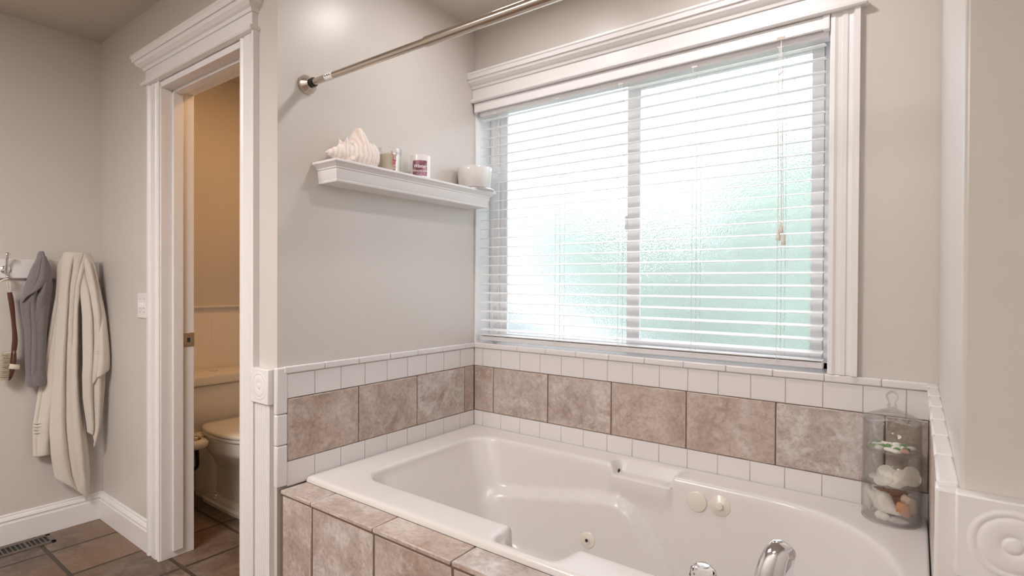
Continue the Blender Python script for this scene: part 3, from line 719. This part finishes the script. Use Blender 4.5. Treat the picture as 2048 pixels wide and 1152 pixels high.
shell_obj('coral_lump_shell', 'small lumpy white shell low at the left of the bottom tier', M['shell_w'], (1.628, -.132, .563), (.9, -.35, -.05), .038, .013, spikes=6, bigspike=.5, flare=.1, tab=[(0, .25), (.06, .5), (.15, .75), (.28, .95), (.42, 1.0), (.6, .93), (.75, .75), (.88, .52), (.96, .3), (1, .08)])
shell_obj('grey_shell', 'grey mussel-like shell on the floor of the bottom tier', M['shell_g'], (1.655, -.142, .556), (1, .05, .02), .052, .009, spikes=4, bigspike=.1, flare=.2, tab=[(0, .25), (.06, .5), (.15, .75), (.28, .95), (.42, 1.0), (.6, .93), (.75, .75), (.88, .52), (.96, .3), (1, .08)])
shell_obj('tan_shell', 'smooth tan seashell behind the orange one in the bottom tier', M['shell_t'], (1.694, -.105, .622), (.35, .1, -.7), .060, .018, spikes=5, bigspike=.05, flare=.3, tab=[(0, .25), (.06, .5), (.15, .75), (.28, .95), (.42, 1.0), (.6, .93), (.75, .75), (.88, .52), (.96, .3), (1, .08)])
shell_obj('brown_shell', 'brown shell behind the large white whelk', M['shell_b'], (1.620, -.080, .622), (1, .05, -.06), .085, .016, spikes=6, bigspike=.3, flare=.2)
shell_obj('pale_shell', 'pale shell standing against the left glass of the bottom tier', M['shell_w'], (1.607, -.098, .632), (.08, .02, -1), .075, .013, spikes=6, bigspike=.2, flare=.2, tab=[(0, .25), (.06, .5), (.15, .75), (.28, .95), (.42, 1.0), (.6, .93), (.75, .75), (.88, .52), (.96, .3), (1, .08)])
shell_obj('dark_shell', 'dark shell at the back of the bottom tier', M['shell_b'], (1.660, -.070, .590), (1, .1, -.2), .060, .022, spikes=6, bigspike=.3, flare=.2, tab=[(0, .25), (.06, .5), (.15, .75), (.28, .95), (.42, 1.0), (.6, .93), (.75, .75), (.88, .52), (.96, .3), (1, .08)])
# sand dollars
def dollar(c, nrm, r, label):
    r *= .84; c = (c[0] + .006, c[1], c[2] - .004 if c[2] > .665 else c[2])
    m = MB(); m.lathe([(r * .985, -.0025), (r, 0), (r * .97, .0022), (r * .5, .0040), (.0005, .0048)], (0, 0, 0), 32)
    for k in range(5):
        a = k * 2 * PI / 5
        for v in m.bm.verts:
            d = (v.co.xy - Vector((math.cos(a), math.sin(a))) * r * .45).length
            if v.co.z > 0 and d < r * .16: v.co.z -= .0008
    q = Vector((0, 0, 1)).rotation_difference(Vector(nrm))
    for v in m.bm.verts:
        v.co = Vector(c) + q @ v.co
    tag(m.build('sand_dollar', M['sand_dollar'], at=c, smooth=True, angle=60), label, 'sand dollar', 'sand dollars in the middle tier')
zb = .6485
dollar((1.645, -.098, zb + .029), (-.25, -.80, .45), .028, 'sand dollar standing at the back centre of the middle tier')
dollar((1.662, -.112, zb + .026), (-.1, -.90, .35), .025, 'sand dollar overlapping the centre of the middle tier row')
dollar((1.683, -.118, zb + .028), (.15, -.93, .3), .027, 'sand dollar upright right of the middle of the tier')
dollar((1.706, -.110, zb + .029), (.25, -.92, .25), .027, 'rightmost oval-looking sand dollar leaning on the glass')
dollar((1.704, -.085, zb + .034), (.25, -.9, .2), .025, 'sand dollar peeping out behind the rightmost one')
dollar((1.640, -.125, zb + .011), (-.15, -.35, .9), .028, 'sand dollar lying low at the front left of the pile')
dollar((1.668, -.130, zb + .008), (0.05, -.25, .95), .024, 'sand dollar lying flat at the front of the pile')
dollar((1.622, -.085, zb + .008), (-.1, -.1, 1), .022, 'sand dollar lying flat at the back left')
# top tier: petals of shell and green sea glass
zt_ = .7445
spots = []
for i in range(26):
    a = i * 2.399; rr = (JR - .024) * math.sqrt((i + .5) / 26); spots.append((JC[0] + rr * math.cos(a), JC[1] + rr * math.sin(a)))
for i, (x, y) in enumerate(spots):
    green = i % 3 == 1; pink = i == 18
    m = MB(); a = random.uniform(0, PI); L = random.uniform(.012, .018); W_ = L * random.uniform(.5, .75); H = random.uniform(.004, .007)
    rings = []
    for k in range(6):
        f = -1 + 2 * (k + .3) / 5.6; s = math.sqrt(max(.02, 1 - f * f))
        rings.append([(x + s * (L * math.cos(b) * math.cos(a) - W_ * math.sin(b) * math.sin(a)), y + s * (L * math.cos(b) * math.sin(a) + W_ * math.sin(b) * math.cos(a)), zt_ + H + f * H) for b in [2 * PI * j / 12 for j in range(12)]])
    m.loft(rings)
    nm, mm, lb, gp = (('sea_glass', M['seaglass'], 'green sea glass chip in the top tier of the jar', 'green sea glass chips in the top tier') if green else
                      (('coral_piece', M['pink'], 'single coral pink pebble among the white shells of the top tier', None) if pink else
                       ('small_shell', M['shell_w'], 'small flat white shell in the top tier of the jar', 'small white shells in the top tier')))
    tag(m.build(nm, mm, at=(x, y, zt_), smooth=True, angle=180), lb, 'sea glass' if green else ('pebble' if pink else 'seashell'), gp)

# ------------------------------------------------------------------ hook rail and hanging things
t = thing('hook_rail', (XL, -1.4, 1.27), 'white wall rail with chrome double hooks in the left corner', 'hook rail')
MB().box(XL, XL + .018, -2.05, -1.006 - .02, 1.228, 1.318).build('rail_board', M['trim'], t, bevel=.004)
for y in (-1.385, -1.268, -1.125):
    m = MB(); m.lathe([(.020, .0), (.019, .004), (.012, .008), (.001, .009)], (XL + .018, y, 1.268), 24, 'x')
    m.tube(spline([(XL + .024, y, 1.262), (XL + .034, y, 1.285), (XL + .044, y, 1.315), (XL + .056, y, 1.335), (XL + .066, y, 1.340)], 5), [.0055] * 14 + [.006, .007, .0085, .009, .009, .007, .004], 12)
    m.tube(spline([(XL + .026, y, 1.268), (XL + .034, y, 1.250), (XL + .040, y, 1.236), (XL + .050, y, 1.232), (XL + .056, y, 1.242)], 4), [.0055] * 12 + [.006, .007, .008, .007, .004], 12)
    m.build('hook', M['chrome'], t, smooth=True)
# bath brush
bx = XL + .052; by = -1.378
t = thing('bath_brush', (bx, by, .80), 'long dark wooden bath brush with pale bristles hanging from the left hook', 'brush')
m = MB(); P = spline([(bx, by, 1.165), (bx, by + .008, 1.10), (bx, by + .014, 1.02), (bx, by + .018, .95), (bx, by + .014, .895)], 6)
m.tube(P, [.009 + .001 * math.sin(k * .4) for k in range(len(P))], 14, 1.1)
m.build('handle', M['wood'], t, smooth=True)
m = MB(); m.tube(spline([(bx, by + .014, .905), (bx, by + .013, .885), (bx, by + .010, .85), (bx, by + .003, .80), (bx, by - .004, .770), (bx, by - .006, .762)], 5), [.008, .010, .012, .014, .016, .018, .019, .020, .021, .022, .022, .022, .022, .022, .022, .021, .020, .019, .018, .017, .015, .013, .010, .006, .003, .001], 16, .55, (1, 0, 0))
head = m.build('brush_head', M['wood'], t, smooth=True)
m = MB()
for i in range(19):
    for j in range(7):
        z = .770 + i * .0066; x = bx - .017 + j * .0057; y0 = by + .002 - (19 - i) * .0005
        m.tube([(x, y0, z), (x + random.uniform(-.001, .001), y0 - .026, z + random.uniform(-.002, .002))], .0019, 5)
m.build('bristles', M['bristle'], head)
m = MB(); m.tube(spline([(bx + .022, by - .006, .83), (bx + .025, by + .012, .826), (bx + .014, by + .030, .822), (bx - .010, by + .030, .822), (bx - .022, by + .010, .826)], 5), .011, 10, .15, (0, 0, 1)); m.build('hand_strap', M['strap'], t, smooth=True)
m = MB(); m.tube(spline([(bx, by - .001, 1.16), (bx + .003, by - .008, 1.20), (bx - .004, by - .004, 1.232), (bx, by + .003, 1.20), (bx, by + .001, 1.16)], 5), .0016, 6)
m.tube(spline([(bx, by - .004, 1.228), (bx + .004, by - .02, 1.222), (bx, by - .034, 1.212)], 4), .004, 8); m.build('cord_loop', M['strap'], t, smooth=True)

# cloth sheets: rows of (z, y_left, y_right); folds are real relief away from the wall
def sheet(m, rows, xbase, folds, nz=70, nu=44, puff=.022, seedv=0, bottom=None, xtab=None):
    rows = sorted(rows); zl = [(r[0], r[1]) for r in rows]; zr = [(r[0], r[2]) for r in rows]; z0, z1 = rows[0][0], rows[-1][0]
    G = []
    for i in range(nz + 1):
        row = []
        for k in range(nu + 1):
            u = k / nu
            zb_ = z0 if bottom is None else lerp_tab(bottom, u)
            z = zb_ + (z1 - zb_) * i / nz
            yl, yr = lerp_tab(zl, z), lerp_tab(zr, z); y = yl + (yr - yl) * u
            x = xbase + puff * math.sin(PI * u) ** .5 * 1.0
            if xtab: x += lerp_tab(xtab, z)
            for (uf, amp, wd, zf0, zf1, drift) in folds:
                uu = uf + drift * (z - zf0)
                e_ = math.exp(-((u - uu) / wd) ** 2) if amp > 0 else math.exp(-abs(u - uu) / (wd * .55))
                x += amp * e_ * sstep(zf0 - .04, zf0 + .04, z) * (1 - sstep(zf1 - .05, zf1 + .01, z))
            x += .004 * noise.noise(Vector((y * 16, z * 7, seedv))) + .0018 * noise.noise(Vector((y * 50, z * 30, seedv + 5)))
            row.append(m.bm.verts.new((x, y, z)))
        G.append(row)
    for i in range(nz):
        for k in range(nu): m.bm.faces.new((G[i][k], G[i][k + 1], G[i + 1][k + 1], G[i + 1][k]))
m = MB(); X0 = XL + .028
# left back panel
sheet(m, [(.385, -1.290, -1.215), (.52, -1.293, -1.20), (.75, -1.265, -1.17), (.95, -1.235, -1.14), (1.15, -1.205, -1.13), (1.29, -1.200, -1.125), (1.335, -1.180, -1.13)], X0, [(.45, .012, .16, .4, 1.3, 0), (.15, -.008, .07, .4, 1.2, 0), (.80, -.014, .07, .4, 1.2, 0)], puff=.020, seedv=1)
# right panel
sheet(m, [(.395, -1.090, -1.070), (.50, -1.100, -1.046), (.65, -1.120, -1.036), (.76, -1.125, -1.034), (.90, -1.122, -1.032), (1.05, -1.122, -1.032), (1.20, -1.125, -1.048), (1.29, -1.135, -1.060), (1.345, -1.145, -1.072), (1.356, -1.140, -1.076)], X0 + .030, [(.70, .012, .12, .4, 1.33, -.1), (.22, .012, .12, .4, 1.2, .1), (.46, -.020, .10, .45, 1.33, -.12), (.86, -.014, .08, .6, 1.3, 0)], puff=.022, seedv=2,
      bottom=[(0, .47), (.45, .45), (.75, .395), (1, .40)], xtab=[(.4, .02), (.8, .060), (1.05, .045), (1.28, .006), (1.35, -.006)])
# centre panel with the long tail
sheet(m, [(.120, -1.110, -1.092), (.17, -1.165, -1.080), (.27, -1.215, -1.080), (.38, -1.232, -1.088), (.50, -1.238, -1.100), (.66, -1.232, -1.112), (.85, -1.222, -1.116), (1.05, -1.208, -1.118), (1.20, -1.198, -1.112), (1.29, -1.192, -1.090), (1.345, -1.186, -1.072), (1.359, -1.178, -1.076)], X0 + .030, [(.26, .012, .12, .2, 1.34, 0), (.44, -.022, .10, .20, 1.33, -.08), (.74, .012, .10, .2, 1.30, 0), (.93, -.018, .08, .5, 1.28, 0), (.62, -.010, .06, .9, 1.36, .1)], puff=.028, seedv=3,
      bottom=[(0, .262), (.25, .215), (.8, .122), (1, .135)], xtab=[(.12, -.018), (.4, 0), (1.25, 0), (1.35, -.004)])
# right hem band and the fold behind it
sheet(m, [(.655, -1.092, -1.032), (.77, -1.094, -1.024), (.83, -1.088, -1.022), (.90, -1.082, -1.024), (1.04, -1.078, -1.028), (1.18, -1.090, -1.042), (1.29, -1.098, -1.064)], X0 + .088, [(.4, .008, .2, .7, 1.0, 0), (.25, -.010, .1, .7, 1.15, .1)], nz=40, nu=24, puff=.024, seedv=4, bottom=[(0, .70), (.3, .745), (1, .775)], xtab=[(.66, .0), (.80, .022), (.90, .012), (1.10, -.026), (1.22, -.062), (1.29, -.086)])
sheet(m, [(.565, -1.075, -1.055), (.62, -1.080, -1.040), (.70, -1.075, -1.030), (.80, -1.070, -1.028)], X0 + .075, [(.5, .006, .2, .5, .8, 0)], nz=20, nu=16, puff=.012, seedv=5)
tw = m.build('bath_towel', M['towel'], at=(XL + .05, -1.13, .12), smooth=True, angle=180, solid=.008, sub=1)
tag(tw, 'cream terry bath towel hanging in long folds from a hook in the corner', 'towel')
for zs_, yl, yr, xb, pf, sd in (((.545, .530, .515, .50), -1.2935, -1.225, .0055, .020, 1), ((.84, .852, .864, .876), -1.084, -1.0245, .1085, .0245, 4)):
    m = MB()
    for a in zs_: sheet(m, [(a - .002, yl, yr), (a + .002, yl, yr)], X0 + xb, [], nz=2, nu=20, puff=pf, seedv=sd)
    m.build('woven_band', M['towel'], tw, smooth=True, angle=180, solid=.002)
# grey cloth
m = MB()
sheet(m, [(.730, -1.305, -1.262), (.76, -1.318, -1.252), (.86, -1.320, -1.248), (.98, -1.322, -1.243), (1.05, -1.332, -1.238), (1.12, -1.338, -1.228), (1.20, -1.320, -1.220), (1.27, -1.300, -1.232), (1.32, -1.282, -1.252), (1.350, -1.276, -1.258), (1.358, -1.270, -1.264)], XL + .032, [(.30, .010, .13, .8, 1.34, 0), (.62, .014, .14, 1.12, 1.36, 0), (.46, -.018, .09, 1.10, 1.36, -.15), (.22, -.014, .08, .78, 1.14, .2), (.70, .008, .2, .74, 1.1, 0)], puff=.034, seedv=8, xtab=[(1.26, 0), (1.33, .018)])
sheet(m, [(1.140, -1.335, -1.300), (1.17, -1.326, -1.262), (1.20, -1.318, -1.240), (1.235, -1.308, -1.226), (1.28, -1.296, -1.232), (1.335, -1.276, -1.254)], XL + .048, [(.5, .008, .2, 1.14, 1.3, 0), (.35, -.010, .06, 1.18, 1.34, 0)], nz=30, nu=30, puff=.030, seedv=9, xtab=[(1.26, 0), (1.33, .012)], bottom=[(0, 1.115), (.5, 1.165), (.8, 1.20), (1, 1.215)])
sheet(m, [(.722, -1.312, -1.250), (.745, -1.322, -1.246), (.775, -1.318, -1.250)], XL + .036, [(.3, -.006, .1, .7, .8, 0)], nz=10, nu=24, puff=.038, seedv=10)
tag(m.build('grey_cloth', M['robe'], at=(XL + .05, -1.28, .72), smooth=True, angle=180, solid=.006, sub=1), 'heather grey knit cloth draped over the hook left of the cream towel', 'clothing')

# ------------------------------------------------------------------ switch and floor vent
t = thing('light_switch', (-1.113, YD, 1.107), 'white two-gang wall switch with two toggles beside the doorway casing', 'light switch')
MB().box(-1.173, -1.058, YD - .006, YD, 1.050, 1.165).build('switch_plate', M['trim'], t, bevel=.003)
for x in (-1.138, -1.093):
    m = MB(); m.box(x - .005, x + .005, YD - .014, YD - .005, 1.098, 1.120); m.build('toggle', M['ink_w'], t, bevel=.0015)
    for z in (1.078, 1.138):
        MB().lathe([(.0028, 0), (.0028, -.001), (.0005, -.0014)], (x, YD - .006, z), 12, 'y').build('screw', M['nickel'], t)
t = thing('floor_vent', (-1.555, -1.38, 0), 'brown metal floor register with black slots by the left baseboard', 'floor vent')
m = MB(); VX0, VX1, VY0, VY1 = -1.612, -1.500, -1.545, -1.236
m.box(VX0, VX1, VY0, VY0 + .018, 0, .006); m.box(VX0, VX1, VY1 - .018, VY1, 0, .006); m.box(VX0, VX0 + .018, VY0, VY1, 0, .006); m.box(VX1 - .018, VX1, VY0, VY1, 0, .006)
y = VY0 + .018 + .010
while y < VY1 - .02: m.box(VX0 + .01, VX1 - .01, y, y + .004, .0005, .0055); y += .0165
m.box(VX0 + .01, VX1 - .01, -1.337, -1.328, .0005, .0057)
m.build('vent_grille', M['register'], t, bevel=.0008)
MB().box(VX0 + .012, VX1 - .012, VY0 + .012, VY1 - .012, 0.0002, .0014).build('duct_opening', M['black'], t)

# ------------------------------------------------------------------ toilet
TY = -.49
t = thing('toilet', (-1.28, TY, 0), 'cream two-piece toilet with closed lid seen through the doorway', 'toilet')
def sell(cx, cy, ax, ay, z, e=2.4, n=56, flatback=None):
    P = []
    for k in range(n):
        a = 2 * PI * k / n; c, s = math.cos(a), math.sin(a)
        x = cx + ax * abs(c) ** (2 / e) * (1 if c > 0 else -1); y = cy + ay * abs(s) ** (2 / e) * (1 if s > 0 else -1)
        if flatback is not None: x = max(x, flatback)
        P.append((x, y, z))
    return P
m = MB()
m.loft([sell(-1.275, TY, .262, .118, 0, 5), sell(-1.275, TY, .262, .118, .018, 5), sell(-1.275, TY, .252, .108, .026, 5), sell(-1.275, TY, .250, .105, .040, 5), sell(-1.29, TY, .20, .082, .052, 3.6), sell(-1.29, TY, .195, .078, .10, 3.4),
        sell(-1.28, TY, .19, .080, .20, 3), sell(-1.26, TY, .205, .098, .245, 2.7), sell(-1.235, TY, .24, .135, .285, 2.5), sell(-1.21, TY, .268, .160, .320, 2.4), sell(-1.20, TY, .275, .168, .335, 2.4), sell(-1.20, TY, .277, .170, .345, 2.4), sell(-1.20, TY, .280, .174, .395, 2.4), sell(-1.20, TY, .276, .170, .400, 2.4)])
m.loft([sell(-1.50, TY, .13, .10, .0, 5), sell(-1.50, TY, .13, .095, .30, 5), sell(-1.50, TY, .13, .16, .34, 5), sell(-1.50, TY, .13, .17, .375, 5)])
m.build('bowl', M['ceramic'], t, smooth=True, angle=35)
m = MB(); m.loft([sell(-1.19, TY, .262, .176, .402, 2.6, flatback=-1.41), sell(-1.19, TY, .268, .182, .408, 2.6, flatback=-1.415), sell(-1.19, TY, .268, .182, .416, 2.6, flatback=-1.415), sell(-1.19, TY, .264, .178, .421, 2.6, flatback=-1.41)])
m.build('seat', M['seat'], t, smooth=True, angle=50)
m = MB(); m.loft([sell(-1.19, TY, .264, .178, .4235, 2.6, flatback=-1.41), sell(-1.19, TY, .270, .184, .428, 2.6, flatback=-1.415), sell(-1.19, TY, .270, .184, .436, 2.6, flatback=-1.415), sell(-1.19, TY, .262, .176, .443, 2.6, flatback=-1.41), sell(-1.19, TY, .20, .12, .447, 2.6, flatback=-1.36)])
m.build('lid', M['seat'], t, smooth=True, angle=50)
def tankring(x1, hw, z, bulge):
    P = []; x0 = XL + .012
    for k in range(17):
        f = -1 + 2 * k / 16; P.append((x1 + bulge * (1 - f * f), TY - .01 + hw * f, z))
    P += [(x0, TY - .01 + hw, z), (x0, TY - .01 - hw, z)]; return P
m = MB(); m.loft([tankring(-1.475, .185, .376, .014), tankring(-1.462, .200, .40, .016), tankring(-1.452, .222, .60, .018), tankring(-1.452, .224, .640, .018)]); m.build('tank', M['ceramic'], t, bevel=.012, seg=4)
m = MB(); m.loft([tankring(-1.446, .230, .643, .020), tankring(-1.438, .234, .650, .020), tankring(-1.438, .234, .690, .020), tankring(-1.444, .228, .698, .020), tankring(-1.47, .20, .704, .018)]); td = m.build('tank_lid', M['ceramic'], t, bevel=.004, seg=3)
MB().lathe([(.024, -.001), (.023, .003), (.019, .005), (.001, .0055)], (-1.525, -.515, .704), 28).build('flush_button', M['chrome'], td, smooth=True)
m = MB(); m.lathe([(.016, .0), (.015, .004), (.010, .008), (.010, .014), (.0085, .018), (.004, .022), (.004, .026), (.0055, .030), (.004, .034), (.001, .036)], (-1.345, TY - .096, .039), 20); m.build('bolt_cap', M['chrome'], t, smooth=True)
# bidet control on the bowl's near side
m = MB(); m.loft([sell(-1.275, -.722, .060, .040, .360, 2.6), sell(-1.275, -.722, .074, .052, .372, 2.6), sell(-1.275, -.722, .075, .053, .392, 2.6), sell(-1.275, -.722, .062, .042, .402, 2.6)])
m.box(-1.40, -1.31, -.70, TY + .12, .4005, .4035 - .0005); bb = m.build('bidet_control', M['seat'], t, smooth=True, angle=60)
MB().lathe([(.024, .0), (.022, .010), (.018, .014), (.001, .015)], (-1.275, -.725, .402), 24).build('dial', M['nickel'], bb, smooth=True)
MB().lathe([(.030, .0), (.030, .003), (.001, .0035)], (-1.275, -.725, .4005), 28).build('dial_ring', M['black'], bb, smooth=True)
m = MB(); m.tube(spline([(-1.31, -.70, .365), (-1.33, -.69, .30), (-1.40, -.66, .22), (-1.50, -.645, .175), (-1.60, -.632, .172)], 6), .010, 10); m.build('water_hose', M['black'], bb, smooth=True)
m = MB(); m.lathe([(.012, 0), (.012, .05)], (XL + .001, -.66, .16), 16, 'x'); m.lathe([(.028, 0), (.027, .004), (.015, .009)], (XL + .0085, -.66, .16), 24, 'x'); m.lathe([(.017, 0), (.017, .012)], (XL + .05, -.66, .16), 16, 'x')
tag(m.build('supply_valve', M['chrome'], at=(XL, -.66, .16), smooth=True), 'chrome water supply valve low on the wall behind the toilet', 'valve')
# ------------------------------------------------------------------ ceiling lamps and added fill lights
def can_light(x, y, mm, label, r=.062, group='recessed ceiling lamps in the main room'):
    t = thing('recessed_ceiling_lamp', (x, y, CE), label, 'ceiling lamp', group)
    MB().lathe([(r + .022, 0), (r + .020, -.005), (r + .004, -.007), (r, -.003)], (x, y, CE), 40, cap=False).build('trim_ring', M['trim'], t, smooth=True)
    MB().lathe([(r, -.002), (r * .98, -.004), (.001, -.005)], (x, y, CE), 40).build('lens', mm, t, smooth=True)
can_light(.47, -.50, M['lamp_tub'], 'round recessed lamp over the shelf end of the bathtub', group=None)
can_light(1.25, -.50, M['fill_tub_b'], 'added round fill light over the faucet end of the bathtub', group=None)  # extra can added to brighten the wall right of the window
for x, y, lb, sz in ((.05, -2.85, 'larger added square fill light panel nearer the bathtub', .42), (1.5, -3.7, 'smaller added square fill light panel nearer the back wall', .22)):  # unseen glowing panels, added as soft fill for the whole room
    t = thing('added_fill_panel', (x, y, CE), lb, 'ceiling lamp')
    MB().box(x - sz - .03, x + sz + .03, y - sz - .03, y + sz + .03, CE - .03, CE).build('fill_frame', M['trim'], t, bevel=.004)
    MB().box(x - sz, x + sz, y - sz, y + sz, CE - .034, CE - .028).build('fill_diffuser', M['fill_room'], t)
can_light(-.75, -.45, M['lamp_toilet'], 'round warm lamp in the toilet room ceiling', .09, None)

# ------------------------------------------------------------------ outside
o = MB().box(-25, 25, .6, 40, -.35, -.3).build('lawn', M['lawn']); struct(o, 'green lawn outside the window', 'lawn')
def bush(name, c, rx, ry, rz, label, seedv, mm='leaf'):
    bm = bmesh.new(); bmesh.ops.create_icosphere(bm, subdivisions=5, radius=1)
    for v in bm.verts:
        n0 = noise.noise(v.co * 2.2 + Vector((seedv, 0, 0))) * .30 + noise.noise(v.co * 9 + Vector((seedv, 3, 0))) * .12
        v.co = Vector((v.co.x * rx, v.co.y * ry, v.co.z * rz)) * (1 + n0)
        v.co += Vector(c); v.co.z = max(v.co.z, -.3)
    m = MB(); m.bm.free(); m.bm = bm
    return tag(m.build(name, M[mm], at=(c[0], c[1], -.3), smooth=True, angle=180), label, 'bush', 'bushes outside the window')
bush('garden_hedge', (-2.3, 3.9, .75), 1.6, .7, 1.75, 'blurred green bush behind the left window pane', 1)
bush('garden_hedge', (.0, 6.9, .9), 2.3, .9, 2.5, 'blurred green bush behind the middle of the window', 2)
bush('garden_hedge', (2.1, 4.2, .8), 1.7, .8, 1.95, 'blurred green bush behind the right window pane', 3)
m = MB(); m.loft([[(-1.3, 1.3, 1.75), (-1.3, 1.45, 1.75), (-1.3, 1.45, 1.45), (-1.3, 1.3, 1.45)], [(.65, 1.3, .40), (.65, 1.45, .40), (.65, 1.45, .10), (.65, 1.3, .10)]])
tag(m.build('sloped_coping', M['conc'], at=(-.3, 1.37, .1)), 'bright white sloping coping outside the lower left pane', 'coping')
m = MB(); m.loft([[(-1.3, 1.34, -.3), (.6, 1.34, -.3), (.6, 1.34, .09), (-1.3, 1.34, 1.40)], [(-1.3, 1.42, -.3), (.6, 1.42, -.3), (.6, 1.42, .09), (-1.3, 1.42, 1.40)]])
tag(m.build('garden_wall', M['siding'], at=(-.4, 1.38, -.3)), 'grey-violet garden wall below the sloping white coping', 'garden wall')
